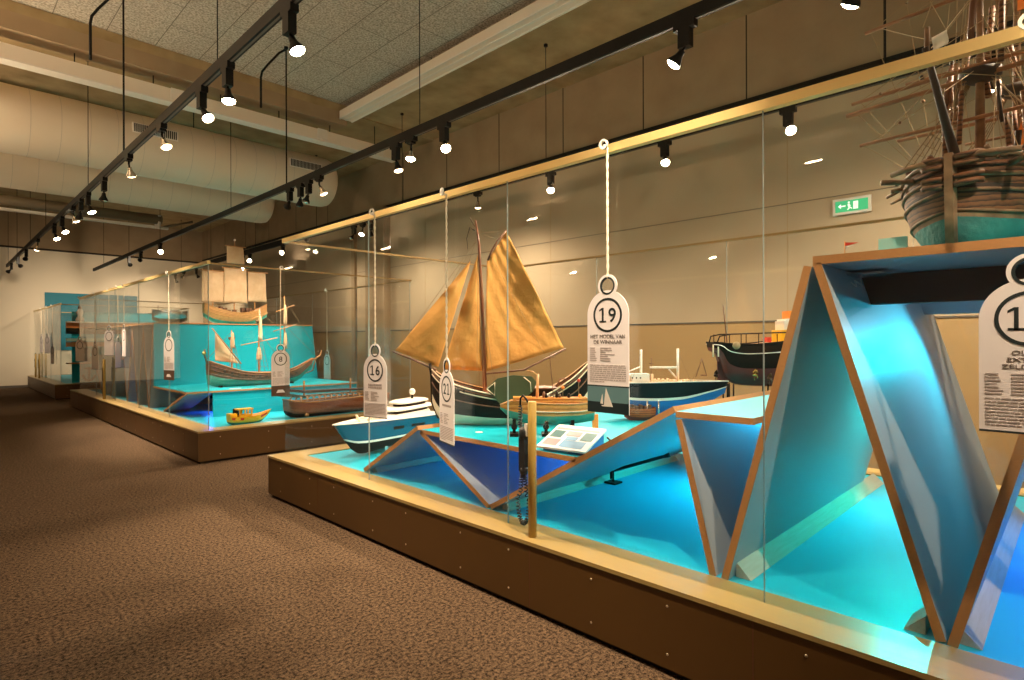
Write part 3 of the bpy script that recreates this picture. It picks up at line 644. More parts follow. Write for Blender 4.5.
for y, z, rz, lab in ((11.89, 1.74, 0, 'small white tag hanging before the narrow folded panels'), (12.34, 1.53, -30, 'pale tag half hidden left of the narrow folded panels'), (13.06, 1.74, 25, 'small white tag directly above the far handset post'), (14.34, 1.44, 15, 'lower small tag left of the far handset post'),
                      (16.0, 1.56, 30, 'tag at the far end of the middle case, in front of the orange banded shelf'), (20.0, 1.4, 10, 'faint tag on the farthest case, nearest to its corner'), (20.95, 1.68, 20, 'faint tag on the farthest case between its two corner neighbours'), (22.15, 1.68, 10, 'faint leftmost tag on the farthest case')):
    make_tag('', '', 1, TOP - z, lab, (FX, y, z), Z0 + R_(rz), full=False)
make_tag('', '', 0, TOP - 1.26, 'small tag hanging from the rear rail behind the wooden galley', (BX - .04, 10.42, 1.26), Z0, full=False)

# ------------------------------------------------------------------ handset posts
def post(y, h, label, base=PH, g='handset posts'):
    t = thing('handset_post', label, 'post', (PX + .07, y, base), 0, g)
    MB().lathe([(.024, 0), (.024, h - .004), (.02, h)], 'postm', 20).build('post_tube', None, t)
    # hook + handset + coiled cord, on the far side (+Y)
    MB().tube([(0, .02, h - .02), (0, .045, h + .01), (.0, .07, h + .03), (0, .09, h + .01), (0, .092, h - .04)], .006, 'black', 8).build('hook', None, t)
    s = MB(); s.box(-.022, .022, .045, .085, h - .40, h - .21, 'rubber'); s.lathe([(.024, 0), (.03, .02), (.028, .05), (.018, .07)], 'rubber', 12, (0, .065, h - .22)); s.lathe([(.02, 0), (.026, .02), (.022, .04)], 'rubber', 12, (0, .065, h - .42))
    s.box(-.012, .012, .03, .05, h - .20, h - .13, 'boatwhite'); s.build('handset', None, t)
    pts = []; N = 240
    path = [(0, .09, h - .03), (0, .095, h - .12), (0, .08, h - .2)]
    def coil(path, turns, r=.011):
        out = []; n = turns * 8
        for k in range(n + 1):
            u = k / n * (len(path) - 1); i = min(int(u), len(path) - 2); f = u - i
            p = Vector(path[i]).lerp(Vector(path[i + 1]), f); tn = (Vector(path[i + 1]) - Vector(path[i])).normalized(); a = tn.cross(Vector((1, 0, .01))).normalized(); b = tn.cross(a)
            w = 2 * PI * turns * k / n; out.append(p + a * math.cos(w) * r + b * math.sin(w) * r)
        return out
    c = MB(); c.tube(coil(path, 12), .0035, 'rubber', 5); c.build('cord_end', None, t); c = MB()
    loop = []
    for k in range(25):
        a = PI * 2 * k / 24; loop.append((0, .065 + .034 * math.sin(a) * (1 if k < 12 else 1), h - .66 + .24 * math.cos(a)))
    loop = [(0, .07 + (.045 * math.sin(2 * PI * k / 24)) * (1 if math.cos(2 * PI * k / 24) < .1 else .5), h - .56 + .14 * math.cos(2 * PI * k / 24)) for k in range(25)]
    c.tube(coil(loop, 40), .0035, 'rubber', 5); c.build('coiled_cord', None, t)
    return t
post(2.2, .76, 'olive post with a black handset and coiled cord on the nearest plinth')
post(13.3, .76, 'olive post with a black handset on the middle plinth')
post(22.3, .72, 'right one of two olive posts on the farthest plinth')
post(23.1, .72, 'left one of two olive posts on the farthest plinth')

# ------------------------------------------------------------------ ship builder
def hull(L, B, keel, rail, mats, plan=None, p=.5, nx=40, nz=14, deck=None, deckdrop=.03, rake0=0., rake1=0., fl=0.):
    """x runs 0..L. keel/rail: smooth profiles (t,z). plan: half-beam profile (t, 0..1). mats: [(z fraction, material)]"""
    plan = plan or [(0, .02), (.12, .5), (.35, .95), (.6, 1), (.85, .8), (1, .35)]
    mb = MB(); V = []
    zs = [j / nz for j in range(nz + 1)]
    for i in range(nx + 1):
        t = i / nx; zk = sinterp(keel, t); zr = sinterp(rail, t); w = max(sinterp(plan, t), .012) * B / 2
        row_ = []
        for s in zs:
            y = w * ((1 - (1 - s) ** 2) ** p) * (1 + fl * s) if s > 0 else .004
            x = L * t + (rake0 * (1 - t) * (-(s)) * L if t < .5 else rake1 * t * s * L) * abs(2 * t - 1)
            row_.append((x, y, zk + (zr - zk) * s))
        V.append(row_)
    vs = [v for r in V for v in r] + [(v[0], -v[1], v[2]) for r in V for v in r]
    K = (nx + 1) * (nz + 1); Wd = nz + 1
    for i in range(nx):
        for j in range(nz):
            s = zs[j] + .5 / nz; m_ = next(mm for lim, mm in mats if s <= lim)
            a, b, c, d = i * Wd + j, (i + 1) * Wd + j, (i + 1) * Wd + j + 1, i * Wd + j + 1
            mb.f += [[d, c, b, a], [a + K, b + K, c + K, d + K]]; k = mb.slot(m_); mb.mi += [k, k]; mb.sm += [True, True]
    # ends + keel
    for i in (0, nx):
        for j in range(nz):
            s = zs[j] + .5 / nz; m_ = next(mm for lim, mm in mats if s <= lim)
            a, b = i * Wd + j, i * Wd + j + 1; f = [a, a + K, b + K, b] if i else [b, b + K, a + K, a]
            mb.f.append(f[::-1]); mb.mi.append(mb.slot(m_)); mb.sm.append(False)
    for i in range(nx): mb.f.append([i * Wd, i * Wd + K, (i + 1) * Wd + K, (i + 1) * Wd]); mb.mi.append(mb.slot(mats[0][1])); mb.sm.append(False)
    mb.v = vs
    dk = MB(); dv = []
    for i in range(nx + 1): x, y, z = V[i][-1]; dv += [(x, y - .003, z - deckdrop), (x, -y + .003, z - deckdrop)]
    dk.add(dv, [(2 * i, 2 * i + 1, 2 * i + 3, 2 * i + 2) for i in range(nx)], deck or 'spar')
    railpts = [[(V[i][-1][0], sg * V[i][-1][1], V[i][-1][2]) for i in range(nx + 1)] for sg in (1, -1)]
    def side(t, s, sg=-1, off=.002):
        i = min(int(t * nx), nx - 1); f = t * nx - i; j = min(int(s * nz), nz - 1); g = s * nz - j
        a = Vector(V[i][j]).lerp(Vector(V[i + 1][j]), f); b = Vector(V[i][j + 1]).lerp(Vector(V[i + 1][j + 1]), f); q = a.lerp(b, g)
        return Vector((q.x, sg * (q.y + off), q.z))
    return mb, dk, railpts, side
def stripe(side, s, r, m, t0=0., t1=1., n=40, both=True, f=None):
    mb = MB()
    for sg in ((-1, 1) if both else (-1,)):
        mb.tube([side(t0 + (t1 - t0) * k / n, f(t0 + (t1 - t0) * k / n) if f else s, sg) for k in range(n + 1)], r, m, 6)
    return mb
def lines(segs, r, m, n=4):
    mb = MB()
    for a, b in segs: mb.tube([a, b], r, m, n)
    return mb
def shrouds(top, base, n, spread, m='line', r=.0015, rat=6):
    mb = MB(); T = Vector(top); bs = [Vector(base) + Vector(spread) * (k / (n - 1) - .5) for k in range(n)]
    for b in bs: mb.tube([b, T], r, m, 4)
    for k in range(1, rat): f = k / rat * .85; mb.tube([bs[0].lerp(T, f), bs[-1].lerp(T, f)], r * .7, m, 4)
    return mb
CR = -R_(45.4)     # heading of a model seen broadside from the aisle
def tri_sail(a, b, c, bulge, th=.004, m='sail', n=22, seed=1):
    a, b, c = Vector(a), Vector(b), Vector(c); nn = (b - a).cross(c - a).normalized()
    def fn(u, v):
        p = a.lerp(b, u); q = a.lerp(c, u); x = p.lerp(q, v)
        w = math.sin(PI * min(u, 1)) * math.sin(PI * v) * bulge + .006 * math.sin(u * 31 + v * 9 + seed) * math.sin(v * 17 + u * 6) * u
        return x + nn * w
    return MB().sheet(fn, n, n, th, m)
def quad_sail(a, b, c, d, bulge, th=.004, m='sail', n=22, seed=1, leech=0.):
    a, b, c, d = (Vector(q) for q in (a, b, c, d)); nn = (b - a).cross(d - a).normalized()
    def fn(u, v):
        x = a.lerp(b, u).lerp(d.lerp(c, u), v)
        w = math.sin(PI * u) * math.sin(PI * v) * bulge + .005 * math.sin(u * 25 + v * 8 + seed) * math.sin(v * 19 - u * 7)
        return x + nn * w
    return MB().sheet(fn, n, n, th, m)

# ---- A: tan sailed flat-bottomed ship; local x to the image right, origin on the shelf under the mast
def ship_tan():
    t = thing('sailing_ship_model', 'tan sailed wooden ship with a green leeboard, at the centre of the nearest case', 'ship model', (3.13, 3.40, .83), CR)
    k = 4.6 / 578; X = lambda px: (px - 480) * k; Z = lambda py: 1.5 - (py - 342) * k - .83
    L = X(588) - X(428)
    def P(px, py): return (X(px), 0, Z(py))
    x0 = X(428)
    h, d, rl_, side = hull(L, .40, [(0, .16), (.04, .05), (.12, .0), (.65, .0), (.88, .04), (1, .22)], [(0, Z(370)), (.06, Z(377)), (.2, Z(386)), (.45, Z(395)), (.65, Z(397)), (.85, Z(380)), (1, Z(360))],
        [(.30, 'cream'), (1, 'tar')], [(0, .12), (.08, .6), (.25, .95), (.5, 1), (.75, .92), (.92, .55), (1, .12)], p=.42, deckdrop=.04, deck='spar')
    for mb in (h, d): mb.v = [(v[0] + x0, v[1], v[2]) for v in mb.v]
    o = h.build('hull', None, t); d.build('deck', None, t)
    sd = lambda *a, **kk: side(*a, **kk) + Vector((x0, 0, 0))
    for s, m_, r in ((.97, 'cream', .006), (.84, 'cream', .005), (.90, 'oak', .007), (.62, 'oak', .005)): stripe(sd, s, r, m_).build('rubbing_strake', None, t)
    MB().tube([(x0 - .02, 0, Z(365)), (x0 - .008, 0, Z(376)), (x0 + .0, 0, .17), (x0 + .05, 0, .05)], .012, 'tar', 8).build('stem_post', None, t)
    MB().tube([P(481, 402), P(478, 300), P(475, 245), (X(472), 0, Z(222))], .018, 'mastwood', 10, .006).build('mast', None, t)
    MB().tube([(X(471), 0, Z(228)), (X(466), 0, Z(219))], .004, 'oak').tube([(X(471), 0, Z(232)), (X(466), 0, Z(229)), (X(463), 0, Z(240)), (X(464), 0, Z(251))], .006, 'tar', 6, .002).build('wind_vane', None, t)
    MB().tube([P(484, 262), P(488, 252), P(494, 242), P(503, 232)], .008, 'oak', 8).build('gaff', None, t)
    MB().tube([P(480, 376), P(520, 372), P(562, 351)], .008, 'oak', 8).build('boom', None, t)
    MB().tube([P(432, 372), P(410, 362), P(388, 353)], .010, 'oak', 8, .006).build('bowsprit', None, t)
    quad_sail(P(481, 374), P(483, 263), P(503, 233), P(560, 350), .05, n=26).build('mainsail', None, t)
    tri_sail(P(474, 256), P(438, 371), P(478, 373), .035, seed=3).build('foresail', None, t)
    tri_sail(P(467, 262), P(391, 352), P(434, 369), .05, seed=5).build('jib', None, t)
    lb = MB(); pts = [(-.09, .05), (.0, .13), (.12, .155), (.26, .145), (.30, .10), (.27, .03), (.17, -.05), (.09, -.10), (.03, -.075), (-.04, .0)]
    lb.prism([(X(494) + a, -.212, Z(395) + b) for a, b in pts], (0, -.014, 0), 'leegreen')
    lo = lb.build('leeboard', None, t)
    MB().tube([(X(494) - .08, -.23, Z(395) + .05), (X(494) - .02, -.23, Z(395) + .1), (X(494) - .02, -.23, Z(395) + .0), (X(494) - .08, -.23, Z(395) + .05)], .005, 'cream', 6).tube([(X(494) + .2, -.23, Z(395) + .14), (X(494) + .25, -.23, Z(395) + .1), (X(494) + .255, -.23, Z(395) + .03)], .004, 'cream', 6).build('leeboard_trim', None, lo)
    seg = []
    for px in (392, 405, 430): seg.append(((X(472), 0, Z(243)), P(px, 353 + (px - 392) * .35)))
    for sg in (-1, 1):
        for xx in (474, 482, 492): seg.append(((X(474), 0, Z(258)), (X(xx), sg * .19, Z(396))))
    seg += [(P(503, 233), (X(474), 0, Z(234))), (P(494, 241), (X(474), 0, Z(234))), (P(541, 358), (X(552), 0, Z(392))), (P(512, 366), (X(530), -.1, Z(392))), (P(490, 262), P(540, 355))]
    lines(seg, .0014, 'line').build('rigging', None, t)
    dz = Z(396)
    b = MB()
    for xx in (467, 471, 475, 484, 488): b.ball((X(xx), -.15, dz - .02), .014, 'oak', 8); b.ball((X(xx), -.15, dz + .02), .013, 'redwood', 8)
    b.build('deadeye', None, t)
    MB().box(X(498), X(550), -.10, .10, dz - .03, dz + .045, 'tar').box(X(497), X(553), -.11, .11, dz + .045, dz + .055, 'oak').build('cabin', None, t)
    MB().tube([(X(550), 0, dz + .02), (X(556), -.02, dz + .12), (X(562), 0, dz + .12)], .006, 'oak').build('tiller', None, t)
    wv = MB(); wv.ball((X(455), -.17, Z(391)), .022, 'tar', 10); wv.ball((X(462), -.17, Z(391)), .02, 'tar', 10); wv.build('block', None, t)
    return t
ship_tan()

# ---- B: varnished boat on two dark trestles
def boat_varnished():
    t = thing('boat_model', 'varnished boat with a green bottom on dark stands, before the tan sailed ship', 'boat model', (2.87, 2.86, .83), CR)
    k = 4.03 / 578; X = lambda px: (px - 512) * k; Z = lambda py: 1.5 - (py - 342) * k - .83
    x0 = X(503); L = X(597) - x0
    h, d, rl_, side = hull(L, .17, [(0, Z(411)), (.12, Z(421)), (.4, Z(427)), (.8, Z(426)), (1, Z(423))], [(0, Z(407)), (.15, Z(402)), (.4, Z(404)), (.8, Z(405)), (1, Z(403))], [(.45, 'hullgreen'), (1, 'varn')],
        [(0, .05), (.12, .4), (.35, .9), (.6, 1), (.85, .9), (1, .7)], p=.5, deckdrop=.012, deck='varn')
    for mb in (h, d): mb.v = [(v[0] + x0, v[1], v[2]) for v in mb.v]
    h.build('hull', None, t); d.build('deck', None, t); sd = lambda *a, **kk: side(*a, **kk) + Vector((x0, 0, 0))
    stripe(sd, .98, .005, 'spar').build('rubbing_strake', None, t); stripe(sd, .62, .004, 'cream', .3).build('waterline_strip', None, t)
    MB().box(X(516), X(535), -.05, .05, Z(403), Z(399), 'varn').box(X(527), X(590), -.065, .065, Z(404), Z(400), 'varn').build('coaming', None, t)
    MB().tube([(X(540), 0, Z(405)), (X(541), 0, Z(376))], .012, 'spar', 10, .008).build('mast', None, t)
    MB().tube([(X(541), 0, Z(378)), (X(536), 0, Z(374)), (X(530), 0, Z(373))], .006, 'spar', 6).build('mast_arm', None, t)
    MB().tube([(X(557), 0, Z(404)), (X(553), 0, Z(359)), (X(555), 0, Z(355))], .003, 'oak', 6).tube([(X(551), 0, Z(361)), (X(559), 0, Z(359))], .003, 'oak', 6).build('signal_mast', None, t)
    e = MB()
    for xx, hh, m_ in ((547, .05, 'oak'), (549, .035, 'tar'), (552, .03, 'steel'), (560, .05, 'tar'), (563, .03, 'oak'), (572, .035, 'tar'), (583, .03, 'orange')): e.lathe([(.010, 0), (.012, hh * .6), (.006, hh)], m_, 8, (X(xx), .0, Z(401)))
    e.build('deck_fitting', None, t)
    for xx in (517, 549, 575):
        s = MB(); s.box(X(xx) - .012, X(xx) + .012, -.05, .05, Z(430), Z(421), 'tar').box(X(xx) - .03, X(xx) + .03, -.06, .06, 0, .02, 'tar').box(X(xx) - .010, X(xx) + .010, -.02, .02, .02, Z(430), 'tar').ball((X(xx), 0, .06), .022, 'tar', 10)
        s.build('stand', None, t)
    MB().box(L + x0 - .01, L + x0 + .03, -.012, .012, Z(432), Z(417), 'orange').tube([(L + x0, 0, Z(419)), (L + x0 + .02, 0, Z(410))], .004, 'boatwhite').box(L + x0 - .02, L + x0 + .03, -.03, .03, Z(401), Z(396), 'boatwhite').build('rudder', None, t)
    for xx, pz, m_ in ((566, 390, 'orange'), (582, 383, 'red')): MB().ball((X(xx), .0, Z(pz)), .013, m_, 10).tube([(X(xx), 0, Z(pz)), (X(xx), 0, Z(402))], .0022, 'line').build('marker_buoy', None, t)
boat_varnished()

# ---- C: blue motor yacht (axis points away to the right)
def yacht():
    ang = math.atan2(.345, .94); t = thing('motor_yacht_model', 'blue motor yacht with a white superstructure beneath tag 16', 'boat model', (2.80, 4.88, PH - .006), ang)
    L = 1.42
    h, d, rl_, side = hull(L, .42, [(0, .09), (.08, .03), (.3, .02), (.8, .03), (1, .05)], [(0, .35), (.3, .33), (.7, .30), (1, .29)], [(.36, 'tar'), (.43, 'boatwhite'), (1, 'teal')],
        [(0, .04), (.12, .45), (.3, .80), (.5, .95), (.8, 1), (1, .92)], p=.42, deckdrop=.002, deck='boatwhite', rake0=.17)
    h.build('hull', None, t); d.build('deck', None, t)
    stripe(side, 1., .006, 'boatwhite').build('rubbing_strake', None, t)
    w = MB()
    for a, b in ((.33, .42), (.5, .66)): w.prism([side(a, .66, -1, .001), side(b, .66, -1, .001), side(b, .76, -1, .001), side(a, .76, -1, .001)], (0, -.003, 0), 'tar')
    w.build('hull_window', None, t)
    def house(x0, x1, w0, z0, z1, m_, inset=.06, name='cabin'):
        n = 14; ring = []
        def outline(s, z): 
            pts = []
            for k in range(n * 2):
                a = 2 * PI * k / (2 * n); cx = (x0 + x1) / 2; rx = (x1 - x0) / 2 * s; pts.append((cx + rx * (abs(math.cos(a)) ** .6) * (1 if math.cos(a) >= 0 else -1), w0 * s * (abs(math.sin(a)) ** .6) * (1 if math.sin(a) >= 0 else -1), z))
            return pts
        V = outline(1, z0) + outline(.99, lerp(z0, z1, .55)) + outline(1 - inset, z1); N = 2 * n
        return MB().add(V, [(i * N + k, i * N + (k + 1) % N, (i + 1) * N + (k + 1) % N, (i + 1) * N + k) for i in range(2) for k in range(N)] + [tuple(range(2 * N, 3 * N))], m_, False).build(name, None, t)
    house(.35, 1.25, .15, .29, .355, 'boatwhite'); house(.55, 1.2, .13, .35, .385, 'tar', name='windscreen'); house(.5, 1.3, .15, .385, .415, 'boatwhite', .15, 'upper_deck')
    house(.72, 1.18, .10, .415, .445, 'tar', name='windscreen'); house(.66, 1.22, .12, .445, .475, 'boatwhite', .2, 'flybridge')
    MB().tube([(1.0, 0, .47), (1.0, 0, .52)], .012, 'tar', 8).ball((1.0, 0, .55), .035, 'boatwhite', 12).build('radar_dome', None, t)
    MB().tube([(.10, -.02, .34), (.07, 0, .40), (.10, .02, .36), (.2, 0, .37), (.32, 0, .42), (.4, .02, .36)], .012, 'cream', 8).tube([(.18, -.05, .345), (.3, -.03, .385), (.4, -.05, .35)], .01, 'cream', 8).build('anchor_gear', None, t)
    for x in (.4, 1.1): MB().box(x - .02, x + .02, -.1, .1, 0, .06, 'steel').build('cradle', None, t)
yacht()

# ---- D: navy and white ketch with two white masts
def ketch():
    t = thing('sailing_yacht_model', 'navy yacht with a blue bottom and two bare white masts, right of tag 19', 'ship model', (4.49, 2.43, .83), CR)
    k = 4.88 / 578; X = lambda px: (px - 682) * k; Z = lambda py: 1.5 - (py - 340) * k - .83
    x0 = X(604); L = X(727) - x0
    h, d, rl_, side = hull(L, .24, [(0, Z(400)), (.2, Z(416)), (.6, Z(417)), (.85, Z(404)), (1, Z(394))], [(0, Z(383)), (.3, Z(382.5)), (.7, Z(381.5)), (1, Z(382))], [(.5, 'blue'), (.58, 'boatwhite'), (1, 'navy')],
        [(0, .5), (.2, .8), (.5, 1), (.75, .8), (.92, .3), (1, .03)], p=.6, deckdrop=.004, deck='spar', rake1=.03)
    for mb in (h, d): mb.v = [(v[0] + x0, v[1], v[2]) for v in mb.v]
    h.build('hull', None, t); d.build('deck', None, t); sd = lambda *a, **kk: side(*a, **kk) + Vector((x0, 0, 0))
    stripe(sd, 1., .005, 'boatwhite').build('bulwark_cap', None, t)
    for px, top, n_ in ((643, 350, 'mast'), (680, 349, 'mast')): MB().tube([(X(px), 0, Z(382)), (X(px), 0, Z(top))], .011, 'boatwhite', 10).build(n_, None, t)
    MB().tube([(X(652), 0, Z(368)), (X(680), 0, Z(368))], .009, 'boatwhite').tube([(X(671), 0, Z(370)), (X(680), 0, Z(380))], .007, 'boatwhite').tube([(X(628), 0, Z(373)), (X(643), 0, Z(367))], .006, 'boatwhite').build('boom', None, t)
    MB().box(X(632), X(650), -.06, .06, Z(382), Z(374), 'boatwhite').lathe([(.05, 0), (.055, .03), (.04, .05)], 'boatwhite', 14, (X(636), 0, Z(380))).build('deckhouse', None, t)
    pw = MB()
    for px in (633, 637, 641): pw.ball((X(px), -.058, Z(378)), .008, 'tar', 8)
    pw.build('porthole', None, t)
    e = MB()
    for px, hh in ((654, .09), (657, .03), (661, .035), (665, .03), (670, .035), (674, .02), (686, .02), (690, .025), (697, .02)): e.box(X(px) - .008, X(px) + .008, -.02, .02, Z(382), Z(382) + hh * .7, 'cream')
    e.build('deck_fitting', None, t)
    MB().tube([(X(653), 0, Z(382)), (X(653.5), 0, Z(358))], .003, 'oak', 6).tube([(X(651), 0, Z(364)), (X(656), 0, Z(364))], .003, 'oak', 6).tube([(X(698), 0, Z(378)), (X(704), 0, Z(360))], .003, 'oak', 6).tube([(X(709), 0, Z(376)), (X(704), 0, Z(359))], .003, 'oak', 6).tube([(X(709), 0, Z(376)), (X(703), 0, Z(376))], .005, 'oak', 6).build('signal_mast', None, t)
    seg = [((X(695), 0, Z(380)), (X(704), 0, Z(362))), ((X(643), 0, Z(352)), (X(632), -.08, Z(381))), ((X(680), 0, Z(351)), (X(690), -.08, Z(381)))]
    lines(seg, .0014, 'line').build('rigging', None, t)
    for px in (646, 657): MB().tube([(X(px), -.12, 0), (X(px), -.12, Z(400))], .008, 'steel', 8).build('support_post', None, t)
    MB().box(X(640), X(690), -.03, .03, 0, Z(414), 'tar').build('stand', None, t)
ketch()
m = thing('cargo_boat_model', 'small brown cargo boat half hidden behind tag 19', 'boat model', (4.15, 2.62, .83), CR)
h, d, _, sd = hull(.26, .1, [(0, .03), (.2, .0), (.8, .0), (1, .03)], [(0, .12), (.5, .10), (1, .11)], [(.4, 'maroon'), (1, 'redwood')], deckdrop=.01, nx=16, nz=6)
for q in (h, d): q.v = [(v[0] - .12, v[1], v[2]) for v in q.v]
h.build('hull', None, m); d.build('deck', None, m)
c = MB()
for k in range(6): c.box(-.1 + k * .035, -.075 + k * .035, -.03, .03, .09, .12 + .01 * (k % 2), 'oak')
c.build('cargo', None, m)

# ---- E: dark tug seen from its stern quarter
def tug():
    t = thing('tug_model', 'black tug with a maroon bottom and bronze propeller left of the big A shape', 'ship model', (4.87, 2.16, .83), CR)
    k = 5.0 / 578; X = lambda px: (px - 735) * k; Z = lambda py: 1.5 - (py - 340) * k - .83
    x0 = X(715); L = 1.0
    h, d, _, side = hull(L, .34, [(0, Z(352)), (.06, Z(356)), (.12, Z(378)), (.3, Z(386)), (1, Z(386))], [(0, Z(343)), (.3, Z(345)), (1, Z(336))], [(.42, 'maroon'), (1, 'tar')],
        [(0, .55), (.08, .8), (.3, 1), (.7, 1), (1, .2)], p=.5, deckdrop=.005, deck='spar')
    for mb in (h, d): mb.v = [(v[0] + x0, v[1], v[2]) for v in mb.v]
    h.build('hull', None, t); d.build('deck', None, t); sd = lambda *a, **kk: side(*a, **kk) + Vector((x0, 0, 0))
    stripe(sd, .78, .004, 'boatwhite').build('white_line', None, t); stripe(sd, 1., .008, 'tar').build('rubbing_strake', None, t)
    r = MB()
    for sg in (-1, 1):
        r.tube([(X(718), sg * .10, Z(343)), (X(720), sg * .11, Z(337)), (X(730), sg * .13, Z(335)), (X(800), sg * .15, Z(333))], .006, 'tar', 6)
        for px in (724, 740, 757, 775): r.tube([(X(px), sg * .13, Z(344)), (X(px), sg * .13, Z(335))], .004, 'tar', 5)
    r.build('handrail', None, t)
    MB().tube([(X(731), -.02, Z(343)), (X(727), -.02, Z(305))], .006, 'oak', 8, .004).build('stern_pole', None, t)
    MB().box(X(781), X(810), -.09, .09, Z(343), Z(331), 'yellow').box(X(784), X(810), -.08, .08, Z(331), Z(322), 'boatwhite').box(X(790), X(808), -.06, .06, Z(320), Z(312), 'orange').box(X(786), X(812), -.085, .085, Z(322), Z(320), 'boatwhite').build('wheelhouse', None, t)
    MB().ball((X(766), -.05, Z(340)), .014, 'red', 10).box(X(769), X(773), -.06, 0, Z(343), Z(338), 'red').build('winch', None, t)
    MB().lathe([(.03, -.01), (.033, 0), (.03, .01)], 'line_pale', 14, (X(734), -.16, Z(346)), (0, 1, 0)).build('life_ring', None, t)
    def prop(x, y, z, m_, nm):
        p = MB(); p.lathe([(.006, -.02), (.012, 0), (.006, .02)], m_, 10, (x, y, z), (1, 0, 0))
        for q in range(4):
            a = q * PI / 2 + .4; u = Vector((0, math.cos(a), math.sin(a))); w = Vector((0, -math.sin(a), math.cos(a))); c_ = Vector((x, y, z))
            p.prism([c_ + u * .01, c_ + u * .03 + w * .018 + Vector((.01, 0, 0)), c_ + u * .05 + w * .01, c_ + u * .05 - w * .01, c_ + u * .03 - w * .016 - Vector((.01, 0, 0))], (.004, 0, 0), m_)
        p.build(nm, None, t)
    prop(X(720), -.02, Z(376), 'tar', 'stern_propeller'); prop(X(750), -.20, Z(374), 'brassy', 'propeller'); prop(X(764), -.20, Z(378), 'oak', 'propeller')
    MB().prism([(X(722), -.006, Z(384)), (X(731), -.006, Z(386)), (X(731), -.006, Z(362)), (X(722), -.006, Z(362))], (0, .012, 0), 'maroon').build('rudder', None, t)
    gp = MB()
    for px in (714, 719, 725): gp.tube([(X(px), -.10, Z(357)), (X(px), -.10, Z(345))], .006, 'cream', 6)
    gp.build('fender_post', None, t)
    s = MB()
    for px in (730, 736, 770, 800):
        s.tube([(X(px), -.05, 0), (X(px), -.05, Z(384))], .007, 'tar', 6); s.tube([(X(px), .05, 0), (X(px), .05, Z(384))], .007, 'tar', 6)
    s.box(X(728), X(802), -.07, .07, 0, .012, 'tar'); s.build('stand', None, t)
tug()

# ---- reading board
t = thing('reading_board', 'tilted white reading board on a blue stand, below tag 19', 'sign', (2.752, 2.205, .832), R_(-83))
bd = MB().prism([(-.17, -.13, .015), (.17, -.13, .015), (.17, .12, .115), (-.17, .12, .115)], (0, -.003, .012), 'screen').build('board', None, t)
up = Vector((0, .25, .10)).normalized(); rt = Vector((1, 0, 0)); o0 = Vector((-.17, -.13, .015)) + Vector((0, -.003, .012)) * 1.03
pr = MB()
for a, b, c_, d_, m_ in ((.02, .32, .215, .235, 'photo2'), (.02, .10, .12, .2, 'skyp'), (.12, .22, .15, .2, 'photo2'), (.24, .32, .11, .2, 'skyp'), (.02, .12, .03, .1, 'photo2'), (.14, .30, .02, .095, 'photo1'), (.14, .22, .1, .14, 'photo1')):
    pr.prism([o0 + rt * a + up * c_, o0 + rt * b + up * c_, o0 + rt * b + up * d_, o0 + rt * a + up * d_], (0, -.0003, .001), m_)
pr.build('printed_picture', None, bd)
MB().prism([(.03, -.1, .0), (.16, -.1, .0), (.16, .1, .10), (.03, .1, .10)], (0, .012, -.001), 'blue').prism([(.15, -.09, .0), (.15, .1, 0), (.15, .1, .095), (.15, -.09, .035)], (.012, 0, 0), 'blue').prism([(-.15, -.09, .0), (-.15, .1, 0), (-.15, .1, .095), (-.15, -.09, .035)], (.012, 0, 0), 'blue').build('stand', None, t)
MB().tube([(.16, .08, .0), (.2, .1, .02), (.21, .12, .05), (.18, .11, .08)], .006, 'rubber', 6).build('cable', None, t)
for i, (x, y) in enumerate(((2.82, 3.12), (2.80, 2.62))):
    MB()
    tag(MB().lathe([(.028, 0), (.028, .003), (.024, .004)], 'boatwhite', 20, (x, y, .83)).build('floor_disc'), ('small white disc on the low shelf under the tan sailed ship', 'small white disc on the low shelf in front of the varnished boat stands')[i], 'disc')

